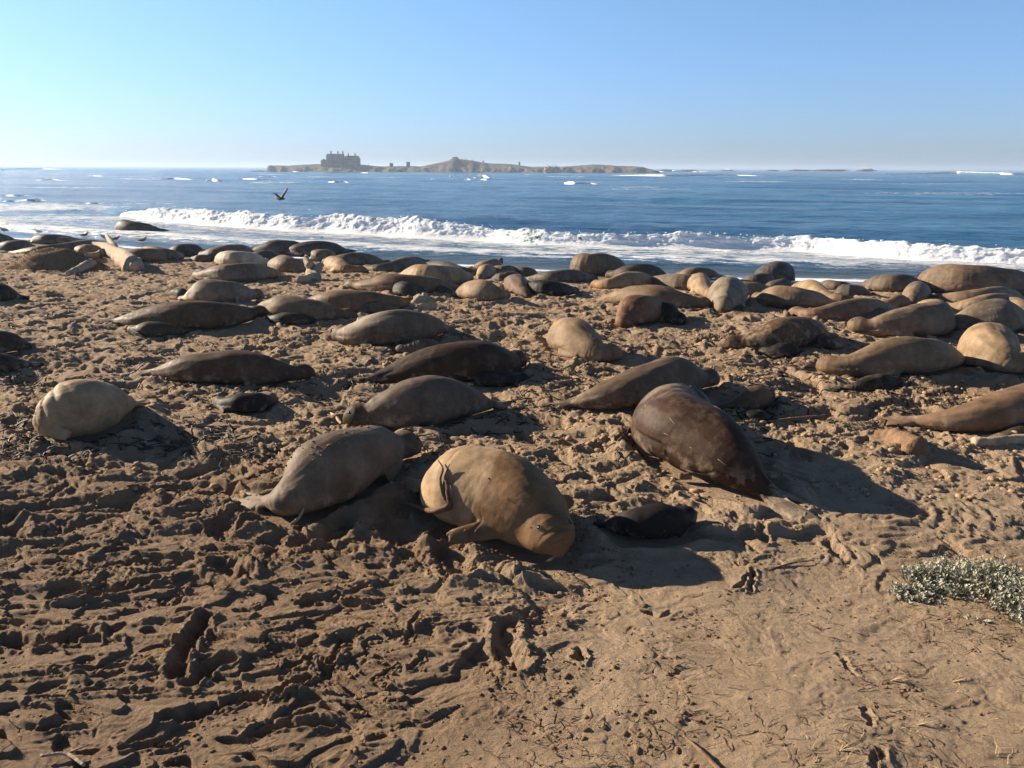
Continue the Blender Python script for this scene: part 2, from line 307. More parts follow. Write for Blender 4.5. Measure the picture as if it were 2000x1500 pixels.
# ------------------------------------------------------------------ the seals: where each lies (photo pixels of its foot line, nose first), colour, look
TAN = (.38, .265, .16); GT = (.25, .185, .125); BR = (.14, .086, .052); DG = (.08, .066, .056); BK = (.018, .015, .013)
PALE = (.58, .50, .40); RD = (.23, .135, .08); GB = (.19, .145, .105); DBR = (.07, .042, .028)
S = 'elephant_seal'; P = 'seal_pup'
SEALS = [
 # kind, foot line [(x,y)...] nose->tail root, height px, colour, label, options
 (S, [(1092,1120),(1050,1084),(980,1046),(902,1022),(862,995)], 172, (.47,.35,.225), 'big tan seal with open eye facing the camera, chin on sand, nearest in front', dict(hero=1, near=2, pk=.60, lift=.07, hp=(.25,.39,.50,.61,.78))),
 (S, [(815,900),(765,915),(700,950),(632,992),(570,1015),(520,1000)], 142, (.20,.155,.115), 'grey-tan seal with sand clumps on its back left of the big tan one', dict(near=2, pk=.66, hang=200, pale_h=1, clumps=1)),
 (S, [(100,846),(122,862),(160,858),(210,832),(262,805)], 114, (.40,.30,.19), 'round tan seal curled alone at the far left, casting a long shadow', dict(near=1, pk=.34, fat=1.05, tp=(.66,.36))),
 (S, [(676,842),(730,842),(810,838),(900,822),(968,805)], 104, (.17,.135,.105), 'grey seal lying with head left, between dark brown seal and foreground', dict(near=1, pk=.42)),
 (S, [(1020,722),(970,742),(890,752),(800,755),(715,758)], 86, (.06,.034,.021), 'dark brown seal with head right and a black pup at its chest', dict(near=1, pk=.40)),
 (P, [(1030,745),(990,755),(950,755),(918,745)], 34, BK, 'black pup tucked against the chest of the dark brown seal', dict()),
 (S, [(612,742),(560,752),(460,752),(360,748),(292,738)], 70, (.12,.072,.044), 'long brown seal stretched out flat, head right, left of centre', dict(near=1, pk=.45)),
 (P, [(425,795),(450,806),(500,806),(540,788)], 42, BK, 'black pup alone in a sand hollow below the long brown seal', dict()),
 (S, [(1398,760),(1350,770),(1270,795),(1180,805),(1105,802)], 92, (.15,.11,.078), 'grey-brown seal with arched back and thin tail left, behind the bull', dict(near=1, pk=.42)),
 (S, [(1352,840),(1312,892),(1368,930),(1440,965),(1515,992)], 152, (.055,.030,.019), 'huge dark brown scarred seal with pale hind flippers pointing to the camera', dict(near=2, bull=1, tp=(.93,.64), pk=.40, fat=1.0, wr=(.14,.55,.0055,.10), pale_h=1, scars=1)),
 (P, [(1505,782),(1480,795),(1445,805),(1412,800)], 46, BR, 'brown pup behind the neck of the huge scarred seal', dict()),
 (P, [(1500,822),(1480,826),(1462,824),(1448,818)], 28, BK, 'small black pup in the shade behind the huge scarred seal', dict()),
 (P, [(1352,1022),(1300,1046),(1235,1050),(1175,1032)], 72, BK, 'black pup hidden in the shadow of the big tan seal', dict(near=1)),
 (S, [(1198,712),(1160,714),(1120,695),(1088,668)], 74, (.33,.245,.165), 'tan seal asleep on its own at mid-beach, head low to right', dict(near=1, pk=.5)),
 (S, [(1222,648),(1228,642),(1255,634),(1290,622)], 56, RD, 'dark reddish seal facing the camera beside a black pup', dict(pk=.35, fat=1.05)),
 (P, [(1330,638),(1318,634),(1300,628),(1285,618)], 38, BK, 'black pup resting against the dark reddish seal', dict()),
 (S, [(1370,606),(1330,608),(1270,606),(1220,600),(1180,594)], 48, GT, 'grey-tan seal with head right lying behind the reddish seal', dict(pk=.45)),
 (S, [(1165,566),(1195,570),(1235,568),(1275,562)], 38, TAN, 'pale tan seal below the bull near the wet sand', dict()),
 (S, [(1133,536),(1150,541),(1180,540),(1218,536)], 44, GB, 'bull with thick neck facing left at the water edge', dict(bull=1, pk=.25)),
 (S, [(1195,545),(1230,550),(1265,550),(1296,546)], 34, DG, 'dark grey seal lying just right of the bull near the surf', dict()),
 (S, [(1385,568),(1340,572),(1295,568),(1258,560)], 36, (.2,.17,.14), 'grey seal behind the two tan ones right of centre', dict()),
 (S, [(1330,543),(1350,547),(1375,547),(1400,545)], 25, (.2,.16,.12), 'small brown-grey seal against the wet sand right of centre', dict()),
 (S, [(1390,590),(1375,582),(1362,572),(1350,562)], 44, (.36,.28,.19), 'tan seal propped up and turned away, upper right of centre', dict(fat=.9)),
 (S, [(1412,618),(1416,612),(1424,600),(1440,590)], 56, (.27,.24,.2), 'pale grey seal facing the camera with folded dark flippers', dict(pk=.4, fat=1.1)),
 (S, [(1422,688),(1455,690),(1510,688),(1560,678),(1600,664)], 64, BR, 'brown seal with head left and silver muzzle, right of centre', dict(near=1, pk=.4, sandy=.6)),
 (P, [(1490,694),(1505,699),(1530,699),(1555,690)], 30, BK, 'black pup lying under the chest of the silver-muzzled seal', dict()),
 (P, [(1635,682),(1620,684),(1605,682),(1592,674)], 28, DG, 'grey pup curled by the tail of the silver-muzzled seal', dict(sandy=1)),
 (S, [(1598,730),(1640,740),(1730,738),(1820,730),(1885,716)], 80, GT, 'long pale grey-tan seal with head left above a dark pup', dict(near=1, pk=.45)),
 (P, [(1760,752),(1725,760),(1680,764),(1640,762)], 32, (.05,.042,.035), 'dark wrinkled pup in front of the long grey-tan seal', dict(wr=(.1,.9,.01,.05), near=1)),
 (S, [(2010,738),(1975,738),(1940,728),(1905,700)], 92, (.36,.28,.19), 'smooth tan seal at the right edge behind the long grey-tan one', dict(near=1, pk=.55)),
 (S, [(2110,800),(2060,826),(1970,846),(1860,848),(1770,836)], 98, (.23,.16,.11), 'brown seal cut by the right edge with hind flippers pointing left', dict(near=1, pk=.42)),
 (P, [(2080,850),(2030,858),(1975,862),(1925,860)], 38, (.06,.05,.045), 'dark pup at the right edge next to a short log', dict(near=1)),
 (S, [(1672,656),(1700,662),(1750,664),(1800,660),(1826,648)], 66, (.24,.19,.14), 'hunched grey-tan seal with dark head pointing left, upper right', dict(lift=.08, near=1, pk=.68, fat=1.05)),
 (S, [(1850,650),(1880,655),(1930,656),(1980,650)], 66, (.22,.19,.16), 'hunched blue-grey seal right of the hunched grey-tan one', dict(near=1, pk=.5, fat=1.05)),
 (S, [(1560,620),(1600,630),(1660,630),(1720,624),(1760,618)], 46, (.24,.16,.115), 'pinkish brown seal with head left and flipper on its chest', dict()),
 (P, [(1675,630),(1690,634),(1715,630),(1742,620)], 28, (.12,.095,.075), 'grey-brown pup by the pinkish brown seal', dict()),
 (S, [(1484,592),(1520,602),(1570,606),(1625,602)], 44, (.29,.22,.155), 'smooth tan-brown seal left of the pinkish brown one', dict(pk=.4)),
 (S, [(1512,582),(1480,586),(1440,584),(1412,576)], 34, (.31,.25,.175), 'pale tan seal behind the facing grey seal', dict()),
 (S, [(1660,596),(1625,594),(1590,582),(1552,570)], 34, (.35,.27,.18), 'light tan seal sloping down behind the smooth tan-brown one', dict()),
 (S, [(1390,562),(1420,564),(1450,563),(1480,560)], 18, RD, 'thin reddish brown seal lying flat near the wet sand', dict()),
 (S, [(1532,552),(1518,556),(1500,556),(1480,552)], 40, (.10,.10,.105), 'dark bluish bull rearing slightly at the surf edge, upper right', dict(lift=.18, bull=1, pk=.45, fat=1.1)),
 (S, [(1455,556),(1470,560),(1490,560),(1508,556)], 26, (.13,.12,.115), 'grey seal just left below the dark bluish bull', dict()),
 (S, [(1542,562),(1528,564),(1510,564),(1495,562)], 20, (.12,.11,.1), 'small dark grey seal at the feet of the bluish bull', dict()),
 (S, [(1603,560),(1620,566),(1640,568),(1662,564)], 20, (.16,.13,.11), 'dark seal with pink muzzle, left of a pair by the wet sand', dict()),
 (S, [(1640,576),(1655,582),(1675,582),(1695,578)], 28, (.10,.095,.09), 'dark grey seal, right of a pair by the wet sand', dict()),
 (S, [(1697,566),(1720,572),(1755,574),(1800,570)], 38, (.16,.13,.11), 'dark brown-grey seal with head left on the wet sand, far right', dict(pk=.5)),
 (S, [(1782,602),(1784,598),(1790,590),(1800,582)], 42, (.25,.2,.15), 'tan-grey seal facing the camera among the right-hand crowd', dict(fat=.95)),
 (S, [(1712,600),(1730,604),(1750,603),(1772,598)], 26, (.22,.16,.12), 'small reddish-topped seal in front of the right-hand crowd', dict()),
 (S, [(1875,624),(1850,624),(1820,620),(1792,612)], 36, (.38,.3,.2), 'light tan seal between two hunched seals on the right', dict()),
 (S, [(1850,610),(1890,618),(1940,616),(1990,606)], 42, (.35,.27,.19), 'long light tan seal behind the blue-grey hunched one', dict()),
 (S, [(1812,566),(1860,578),(1940,582),(2040,578)], 56, (.21,.16,.125), 'enormous grey-brown bull stretched at the far right by the surf', dict(bull=1, pk=.45, fat=1.1)),
 (S, [(1810,590),(1850,596),(1920,598),(1990,592)], 36, (.25,.195,.145), 'brown-tan seal lying right in front of the enormous bull', dict()),
 (S, [(2030,618),(2000,620),(1975,616),(1950,606)], 36, (.34,.26,.18), 'tan seal cut by the right edge below the bull', dict()),
 (S, [(2060,640),(2030,642),(2000,640),(1980,632)], 40, (.2,.17,.14), 'grey seal with pale muzzle cut by the right edge', dict()),
 # centre and left
 (S, [(674,672),(710,680),(770,680),(820,668),(858,652)], 72, (.17,.125,.09), 'seal on its side with a pale raised flipper, head left, mid-left', dict(near=1, pk=.45, pale_f=1)),
 (P, [(780,690),(805,692),(835,690),(858,682)], 30, (.17,.135,.1), 'wrinkled grey-brown pup lying behind the dark brown seal', dict(wr=(.1,.8,.015,.06))),
 (S, [(682,628),(640,630),(570,626),(510,612)], 48, (.24,.18,.125), 'tan-brown seal with a dark pup along its side, left of centre', dict(pk=.55)),
 (P, [(528,628),(550,634),(590,634),(622,630)], 24, (.04,.032,.027), 'dark pup nursing along the side of the tan-brown seal', dict()),
 (S, [(800,602),(760,608),(700,612),(650,608),(612,596)], 44, (.2,.14,.09), 'brown seal with reddish head, right beside a sand-coloured rock', dict(pk=.45)),
 (P, [(772,608),(745,613),(715,614),(692,610)], 24, (.16,.13,.1), 'striped wrinkled pup between a reddish-headed seal and a rock', dict(wr=(.1,.9,.015,.06))),
 (S, [(498,622),(440,640),(370,646),(300,644),(240,636)], 56, (.14,.09,.055), 'long brown seal with its head in shadow, left, pup below', dict(near=1, pk=.45)),
 (P, [(262,652),(290,658),(325,658),(362,652)], 30, (.09,.07,.055), 'grey-brown pup with silvery face beneath the long brown seal', dict()),
 (S, [(500,588),(460,594),(415,596),(370,590)], 48, (.27,.22,.175), 'grey seal with a bright pale rump at left of the group', dict(pk=.6)),
 (P, [(375,580),(362,584),(348,582),(335,578)], 20, (.04,.035,.03), 'dark pup at the tail of the pale-rumped seal', dict()),
 (S, [(392,548),(420,553),(470,554),(545,546)], 38, (.2,.165,.13), 'grey seal with narrow neck stretched to the left', dict(pk=.5)),
 (S, [(517,520),(490,524),(455,524),(428,516)], 32, PALE, 'shiny whitish seal catching the sun, upper left', dict()),
 (S, [(400,508),(425,512),(460,512),(492,506)], 34, (.2,.155,.12), 'brown seal behind the shiny whitish one', dict()),
 (S, [(490,514),(505,518),(525,518),(545,512)], 28, (.085,.08,.075), 'dark seal right beside the shiny whitish one', dict()),
 (S, [(495,500),(525,502),(560,502),(602,498)], 30, (.10,.09,.085), 'dark grey seal on the ridge left of a similar darker one', dict()),
 (S, [(562,502),(590,505),(630,504),(672,500)], 30, (.075,.07,.068), 'dark seal with head raised left on the wet sand ridge', dict(lift=.16)),
 (S, [(616,508),(625,512),(638,512),(652,508)], 24, (.22,.18,.135), 'small tan seal with its head up between two dark ones', dict(lift=.3)),
 (S, [(640,518),(670,522),(705,522),(742,516)], 28, (.15,.135,.115), 'grey seal with a pale streak, behind a tan sleeper', dict()),
 (S, [(712,538),(695,538),(668,536),(645,528)], 34, TAN, 'plump tan seal turned away above the stump', dict(pk=.6)),
 (S, [(612,534),(590,536),(560,536),(533,530)], 36, (.25,.18,.125), 'pinkish tan seal just left of the stump', dict()),
 (S, [(715,532),(750,536),(790,534),(832,526)], 30, (.17,.145,.12), 'grey seal lying behind the light tan one, centre', dict()),
 (S, [(835,518),(815,520),(795,520),(775,516)], 18, (.09,.08,.075), 'small dark seal on the skyline of the beach, centre', dict()),
 (S, [(908,552),(880,560),(830,560),(780,550)], 42, (.38,.28,.185), 'light tan seal with head right, behind the reddish brown one', dict(pk=.55)),
 (S, [(935,540),(905,542),(870,538),(825,528)], 28, (.095,.085,.08), 'dark grey seal behind the light tan one', dict()),
 (S, [(692,566),(740,574),(810,578),(890,572)], 40, (.21,.14,.095), 'long reddish brown seal with two dark pups against it', dict(pk=.4)),
 (P, [(822,578),(805,582),(788,580),(772,572)], 30, (.055,.05,.048), 'dark grey pup at the belly of the reddish brown seal', dict()),
 (P, [(882,576),(872,578),(862,577),(852,572)], 20, (.06,.055,.05), 'smaller dark pup at the tail of the reddish brown seal', dict()),
 (S, [(938,550),(942,548),(950,544),(965,538)], 32, (.39,.3,.2), 'light tan seal sitting upright in the centre cluster', dict(fat=.85)),
 (S, [(975,525),(960,529),(945,529),(928,526)], 22, (.24,.18,.14), 'pinkish seal with its head raised at the back of the cluster', dict(lift=.35)),
 (S, [(1012,536),(995,540),(975,540),(958,534)], 22, (.26,.21,.155), 'tan seal wedged in the middle of the centre cluster', dict()),
 (S, [(968,550),(980,554),(998,554),(1015,548)], 24, (.10,.095,.09), 'dark grey seal in the centre cluster beside an upright tan one', dict()),
 (S, [(1000,536),(1015,540),(1030,541),(1046,538)], 20, (.14,.12,.1), 'grey seal right of the centre cluster by the wet sand', dict()),
 (S, [(1028,586),(1018,582),(1005,572),(992,560)], 44, (.19,.13,.095), 'reddish grey seal turned away next to a black one', dict(fat=.85)),
 (S, [(985,588),(965,592),(935,590),(898,582)], 42, (.33,.255,.18), 'sandy tan seal with tail flippers reaching left, centre', dict(pk=.4)),
 (S, [(1155,550),(1120,554),(1080,554),(1038,548)], 28, (.12,.11,.1), 'dark grey seal alone by the wet sand, centre', dict()),
 (S, [(1120,576),(1095,580),(1060,580),(1028,572)], 32, (.022,.019,.018), 'black glossy seal lying below the dark grey one, centre', dict()),
 (S, [(236,462),(255,466),(280,467),(312,466)], 24, (.10,.095,.09), 'large dark seal alone at the water line, upper left', dict(fat=1.1)),
 (S, [(66,474),(85,478),(115,479),(146,474)], 20, (.10,.09,.085), 'dark seal behind the far left group', dict()),
 (S, [(162,476),(140,479),(118,479),(96,475)], 16, (.27,.21,.155), 'tan seal half hidden in the far left group', dict()),
 (S, [(-20,470),(-5,474),(10,475),(30,474)], 22, (.14,.12,.1), 'grey seal at the far left edge under two gulls', dict()),
 (S, [(62,490),(40,494),(20,494),(2,490)], 24, (.13,.115,.1), 'low grey seal at the left edge behind the hummock', dict()),
 (S, [(210,490),(160,500),(90,502),(30,498)], 32, (.2,.155,.11), 'big brown seal lying behind the tufted hummock', dict()),
 (S, [(192,500),(180,504),(165,504),(146,500)], 28, (.3,.225,.155), 'tan seal between the hummock and the driftwood log', dict(fat=.9)),
 (S, [(320,510),(300,514),(270,514),(240,508)], 28, (.24,.165,.11), 'tawny seal right behind the driftwood log', dict()),
 (S, [(350,508),(332,511),(305,509),(272,502)], 28, (.21,.165,.13), 'grey-tan seal behind the tawny one, upper left', dict()),
 (S, [(395,500),(375,503),(352,503),(332,500)], 26, (.075,.072,.07), 'dark round seal right of the tawny pair, upper left', dict()),
 (P, [(378,510),(388,513),(398,513),(410,510)], 16, (.16,.13,.1), 'small sandy pup next to the brown seal, upper left', dict()),
 (P, [(388,534),(400,537),(420,537),(436,532)], 16, BK, 'black pup at the neck of the stretched grey seal', dict()),
 (S, [(-60,588),(-35,592),(0,592),(32,586)], 40, (.03,.025,.02), 'black seal cut by the left edge, upper beach', dict()),
 (S, [(-50,690),(-20,694),(10,692),(48,684)], 48, (.05,.04,.035), 'dark seal cut by the left edge, behind another', dict()),
 (S, [(-90,722),(-40,728),(20,728),(72,718)], 44, (.04,.033,.028), 'low black seal cut by the left edge, front of two', dict()),
]
class Spine: pass
def catmull(p, n):
    q = [p[0]*2-p[1]]+list(p)+[p[-1]*2-p[-2]]; out = []
    for i in range(1, len(q)-2):
        for k in range(24):
            t = k/24; a, b, c_, d = q[i-1], q[i], q[i+1], q[i+2]
            out.append(.5*((2*b)+(c_-a)*t+(2*a-5*b+4*c_-d)*t*t+(3*b-a-3*c_+d)*t**3))
    out.append(p[-1].copy())
    ln = [0]
    for i in range(1, len(out)): ln.append(ln[-1]+(out[i]-out[i-1]).length)
    res = []; j = 0
    for k in range(n):
        s = ln[-1]*k/(n-1)
        while j < len(ln)-2 and ln[j+1] < s: j += 1
        f = (s-ln[j])/max(1e-6, ln[j+1]-ln[j]); res.append(out[j].lerp(out[j+1], min(1, f)))
    return res, ln[-1]
def profile(s, pk, kind, bull, tp=None, hp_=None):
    # radius relative to the thickest place
    if kind == P: xs = [0, .03, .09, .17, .24, pk, .68, .84, .94, 1]; ys = [.22, .42, .60, .62, .70, 1, .85, .50, .27, .16]
    elif bull: xs = [0, .025, .07, .13, .20, pk, .68, .84, .94, 1]; ys = [.24, .36, .46, .58, .78, 1, .84, .52, .28, .16]
    else: xs = [0, .02, .055, .125, .20, pk, .70, .86, .95, 1]; ys = [.19, .32, .475, .47, .63, 1, .80, .45, .24, .15]
    xs = list(xs)
    if pk > .6: xs[6] = pk+.12; xs[7] = max(.88, pk+.2)
    if pk < .3: xs[4] = min(xs[4], pk-.04)
    if hp_: ys = list(hp_)+list(ys[5:])
    if tp: ys = list(ys); ys[6], ys[7] = tp
    # monotone cubic-ish interpolation
    x = np.asarray(s, float); xs = np.array(xs); ys = np.array(ys)
    m = np.gradient(ys, xs); i = np.clip(np.searchsorted(xs, x, side='right')-1, 0, len(xs)-2)
    pki = int(np.argmax(ys)); m[pki] = 0
    h = xs[i+1]-xs[i]; t = np.clip((x-xs[i])/h, 0, 1)
    return (2*t**3-3*t**2+1)*ys[i]+(t**3-2*t**2+t)*h*m[i]+(-2*t**3+3*t**2)*ys[i+1]+(t**3-t**2)*h*m[i+1]
SP = []
for kind, pts, hpx, colr, label, op in SEALS:
    pk = op.get('pk', .45)
    c0 = gp(*pts[len(pts)//2]); s0 = ppm(c0)
    if c0.y > 15: hpx = hpx*1.03; mx = sum(q[0] for q in pts)/len(pts); pts = [(mx+(q[0]-mx)*1.20, q[1]) for q in pts]
    d0 = math.hypot(c0.x, c0.y); th = math.atan2(CAMZ-c0.z, d0)
    rad = hpx/(s0*(1.78+.5*math.sin(th)))*op.get('fat', 1.0)
    w3 = [gp(x, y-.10*hpx) for x, y in pts]
    # aim for believable proportions: at least 3 body diameters long
    path, ln = catmull(w3, 46)
    need = rad*2*(2.6 if kind == S else 2.2)
    if ln < need:                       # foreshortened animals: run the tail on behind
        d = (w3[-1]-w3[-2]).normalized(); ext = w3[-1]+d*(need-ln); ext.z = float(zm(ext.x, ext.y)); w3.append(ext); path, ln = catmull(w3, 46)
    o = Spine(); o.path = path; o.L = ln; o.R = rad; o.kind = kind; o.pk = pk; o.color = colr; o.label = label; o.op = op
    o.dist = d0; o.prof = profile(np.linspace(0, 1, 46), pk, kind, op.get('bull', 0), op.get('tp'), op.get('hp')); o.s0 = s0
    SP.append(o)

# ------------------------------------------------------------------ beach relief
def seg(px):                             # photo pixels -> ground xy
    return [np.array(gp(*p)[:2]) for p in px]
# gouges and drag marks: (points, half width, depth, rim)
GOUGES = [(seg(q), wd, dp) for q, wd, dp in [
 ([(118,1178),(200,1165),(300,1142)], .045, .085), ([(15,1252),(80,1262),(165,1245)], .06, .09), ([(0,1215),(60,1225),(110,1218)], .04, .05),
 ([(325,1402),(400,1388),(480,1362),(540,1360),(600,1330)], .04, .085), ([(345,1318),(362,1270),(400,1212)], .055, .12), ([(372,1332),(410,1300),(448,1292)], .05, .09),
 ([(100,1085),(180,1068),(260,1060)], .03, .03), ([(140,1130),(230,1105),(330,1095)], .03, .035), ([(590,1180),(640,1172),(710,1178)], .035, .06),
 ([(605,1290),(640,1300),(680,1262)], .03, .05), ([(250,1460),(290,1455),(340,1450)], .03, .06), ([(90,1420),(120,1410),(150,1408)], .03, .06),
 ([(990,1225),(985,1265),(1010,1300)], .07, .10), ([(1005,1195),(1030,1200)], .05, .07), ([(868,1050),(880,1085),(900,1125)], .12, .13),
 ([(1130,1275),(1134,1290)], .03, .06), ([(1040,1142),(1075,1148)], .045, .05), ([(1265,1198),(1290,1208),(1310,1196)], .03, .03),
 ([(1488,1030),(1495,1060)], .04, .07), ([(1440,1150),(1470,1120)], .02, .04), ([(1465,1155),(1472,1120)], .02, .04), ([(1415,1156),(1450,1157)], .014, .03),
 ([(1620,1060),(1640,1085)], .05, .05), ([(600,1055),(640,1050),(680,1020)], .12, .16), ([(580,1085),(640,1075),(690,1090)], .06, .08),
 ([(440,955),(500,940),(540,930)], .05, .05), ([(150,910),(200,935),(240,930)], .07, .06), ([(0,1010),(25,1040)], .12, .1), ([(430,1110),(470,1130)], .09, .1),
 ([(20,830),(60,860),(150,872),(250,872)], .10, .09), ([(1720,1470),(1700,1500)], .018, .025), ([(260,1150),(330,1155),(420,1140)], .02, .025),
 ([(0,1330),(120,1320),(240,1300)], .03, .03), ([(60,1370),(200,1350),(310,1345)], .03, .03), ([(500,1430),(560,1418),(640,1412)], .03, .05), ([(800,1310),(830,1280)], .02, .03),
 ([(790,1265),(820,1200)], .02, .03), ([(730,1330),(780,1300)], .02, .03), ([(1690,1385),(1700,1420)], .018, .02), ([(1640,1280),(1670,1320)], .02, .02)]]
SWC = np.array(gp(1690, 985)[:2]); SWC2 = np.array(gp(1480, 985)[:2])
PLN = gp(1900, 1170)
def dseg(x, y, a, b):
    d = b-a; l2 = max(1e-9, d.dot(d)); t = np.clip(((x-a[0])*d[0]+(y-a[1])*d[1])/l2, 0, 1)
    return np.hypot(x-a[0]-t*d[0], y-a[1]-t*d[1])
def relief(x, y, lod=None):
    """returns z, damp, litter, wet"""
    x = np.asarray(x, np.float32); y = np.asarray(y, np.float32); r = np.hypot(x, y)
    v = -sea_v(x, y).astype(np.float32)
    z = zm(x, y).astype(np.float32)
    dryk = sst(2.5, 7, v+1.5*noise(x/3, y/3, 5))
    # smooth wind-packed corner on the right, churned ground on the left and up the beach
    smooth = sst(-1.5, .5, x-.35*(y-4.5)+.7*noise(x*.6, y*.6, 31)+.2*noise(x*2, y*2, 37))*sst(8.3, 6.7, y+.6*noise(x*.7, y*.7, 32))
    smooth = np.maximum(smooth, .62*sst(2.2, 3.4, x+.4*noise(x, y, 38))*sst(10.6, 9.2, y+.5*noise(x, y, 39)))
    rough = dryk*(1-.86*smooth)
    wx = x+.22*noise(x*1.3, y*1.3, 41)+.05*noise(x*5, y*5, 42); wy = y+.22*noise(x*1.3+9, y*1.3, 43)+.05*noise(x*5+7, y*5, 44)
    drag = sst(.5, -1.6, x)*sst(8.0, 6.4, y)                      # drag-streaked lower left
    rx_ = x*.955-y*.296; ry_ = x*.296+y*.955
    ax = wx*(1-.62*drag)+wy*.12*drag
    n1 = noise(ax*.9, wy*1.1, 1); n2 = noise(ax*2.0+4, wy*2.6, 2); n3 = noise(ax*4.4, wy*5.6+3, 3)
    n4 = noise(wx*9+1, wy*10.5, 4); n5 = noise(wx*19, wy*22, 6)
    bil = (1-np.abs(n2)*1.9)                                      # sharp ridges
    amp = .55+.9*sst(-.3, .5, noise(x*.5, y*.5, 77))
    calmd = 1-.88*drag
    amp = amp*(1-.3*sst(10.5, 8.5, r))
    ch1 = sst(-.03, .05, noise(wx*4.1+7, wy*5.3, 26)); ch2 = sst(-.02, .06, noise(wx*8.3+7, wy*10, 27)); ch3 = sst(-.03, .06, noise(wx*16+7, wy*19, 28))*sst(14, 9, r)
    z = z+rough*(.075*n1*(1-.4*drag)+amp*.66*calmd*(.040*n2+.022*bil*bil+.024*n3+.018*n4+.016*ch1)+(1-.72*drag)*amp*(.009*ch2+.0055*ch3))
    st1 = noise(x*.35-y*.1+.2*noise(x, y, 29), (y*.96-x*.12)*3.2+.5*noise(x*1.1, y*1.1, 30), 33); st2 = noise((x*.96)*1.1, (y*.96-x*.14)*9.5+.5*noise(x*2, y*2, 34), 35)
    z = z+drag*rough*(.010*sst(-.02, .12, st1)+.010*st1+.005*st2+.009*sst(.22, .30, st2)-.024*sst(.32, .40, st1))
    pit = sst(.20, .34, noise(wx*1.5+20, wy*1.9, 12)); z = z-rough*.070*pit*calmd
    pit2 = sst(.24, .32, noise(wx*3.6+2, wy*5.2, 13)); z = z-rough*.034*pit2
    lump = sst(.24, .31, noise(wx*3.1+12, wy*3.9, 15)); z = z+rough*.028*lump
    near = sst(16, 8, r); z = z+rough*near*(1-.55*drag)*(.010*n5+.0045*noise(wx*43, wy*47, 8))
    lay = np.abs(noise(ax*1.3+2, wy*3.3, 16)); z = z+rough*(1-.6*drag)*.022*sst(.0, .10, lay)*(1-sst(.10, .6, lay))
    # crumbly zone far left foreground
    crumb = sst(.0, .4, noise(x*.8+3, y*.8, 19)+.25)*sst(1.2, -1.2, x)*sst(9.6, 8.6, y)
    crumb = crumb*sst(.02, .3, noise(x*.9+1, y*.9, 36)+.25*sst(7.4, 8.2, y))
    z = z+near*crumb*(.018*np.abs(noise(wx*26, wy*26, 21))+.026*np.abs(noise(wx*12, wy*12, 22)))
    # smooth corner: gentle swales and small ripples
    z = z+smooth*(.03*noise(x*1.2, y*1.6, 23)+.008*noise(wx*5, wy*6, 24)+.003*noise(wx*16, wy*16, 25)*near)
    # swept arcs left by flippers
    for C_, rr0, rr1, a0, a1 in ((SWC, .25, 1.35, -1.9, .5), (SWC2, .2, .75, -2.2, -.6)):
        dx = x-C_[0]; dy = (y-C_[1])*1.15; rr = np.hypot(dx, dy); an = np.arctan2(dy, dx)
        mk = sst(rr0, rr0+.15, rr)*sst(rr1+.1, rr1-.1, rr)*sst(a0-.2, a0+.3, an)*sst(a1+.3, a1-.2, an)
        z = z*1.0-mk*(.75*rough*.04*n3)+mk*.013*np.sin((rr+.04*noise(x*3, y*3, 50))*2*math.pi/.17)*(.5+noise(x*2, y*2, 51))
    for q, wd, dp in GOUGES:
        bx = (min(p[0] for p in q)-.6, max(p[0] for p in q)+.6, min(p[1] for p in q)-.6, max(p[1] for p in q)+.6)
        k = np.nonzero((x > bx[0]) & (x < bx[1]) & (y > bx[2]) & (y < bx[3]))[0]
        if len(k) == 0: continue
        X = x[k]; Y = y[k]; d = np.full(len(k), 9., np.float32)
        Xw = X+.03*noise(X*9, Y*9, 60)+.02*noise(X*23, Y*23, 62); Yw = Y+.03*noise(X*9+5, Y*9, 61)+.015*noise(X*23, Y*23+4, 63)
        for a, b in zip(q[:-1], q[1:]): d = np.minimum(d, dseg(Xw, Yw, a, b))
        z[k] += -dp*np.exp(-(d/(wd*1.1))**2.6)*(.75+.6*noise(X*6, Y*6, 65))+.38*dp*np.exp(-((d-1.75*wd)/(.55*wd))**2)
    # beds under and around the animals
    for o in SP:
        if o.dist > 26: continue
        P2 = np.array([(p.x, p.y) for p in o.path[::5]]+[(o.path[-1].x, o.path[-1].y)]); Rr = np.append(o.prof[::5], o.prof[-1])*o.R
        k = np.nonzero((x > P2[:, 0].min()-1.2) & (x < P2[:, 0].max()+1.2) & (y > P2[:, 1].min()-1.2) & (y < P2[:, 1].max()+1.2))[0]
        if len(k) == 0: continue
        X = x[k]; Y = y[k]; best = np.full(len(k), 9., np.float32); rr = np.zeros(len(k), np.float32)
        for i in range(len(P2)-1):
            d = dseg(X, Y, P2[i], P2[i+1]); ra = .5*(Rr[i]+Rr[i+1]); m = (d-ra) < best
            best = np.where(m, d-ra, best); rr = np.where(m, ra, rr)
        best += .07*noise(X*2.3, Y*2.3, 70)+.03*noise(X*7, Y*7, 72)
        flat = sst(.12, -.06, best)
        zb = zm(X, Y)-.03*min(1, o.R/.3)
        z[k] = z[k]*(1-flat)+zb*flat
        z[k] += .055*min(1, o.R/.3)*np.exp(-((best-.22)/.11)**2)*(.6+noise(X*1.7, Y*1.7, 71))*sst(0, 2, v[k])
    z = z+.07*np.exp(-(((x-PLN.x-.15)/.62)**2+((y-PLN.y)/.42)**2))
    damp = np.clip(sst(.9, -1.6, x+1.2*noise(x*.5, y*.5, 80))*sst(10.8, 8.6, y+noise(x*.4, y*.4, 81))*.9+.55*crumb*near+.25*sst(.1, .5, n1)*rough, 0, 1)
    damp = np.clip(damp+.28*sst(0, .4, noise(x*.7+8, y*.7, 82))*sst(9, 13, y)+.30*sst(9, 14, y), 0, 1)
    damp = np.maximum(damp, .6*pit*rough)
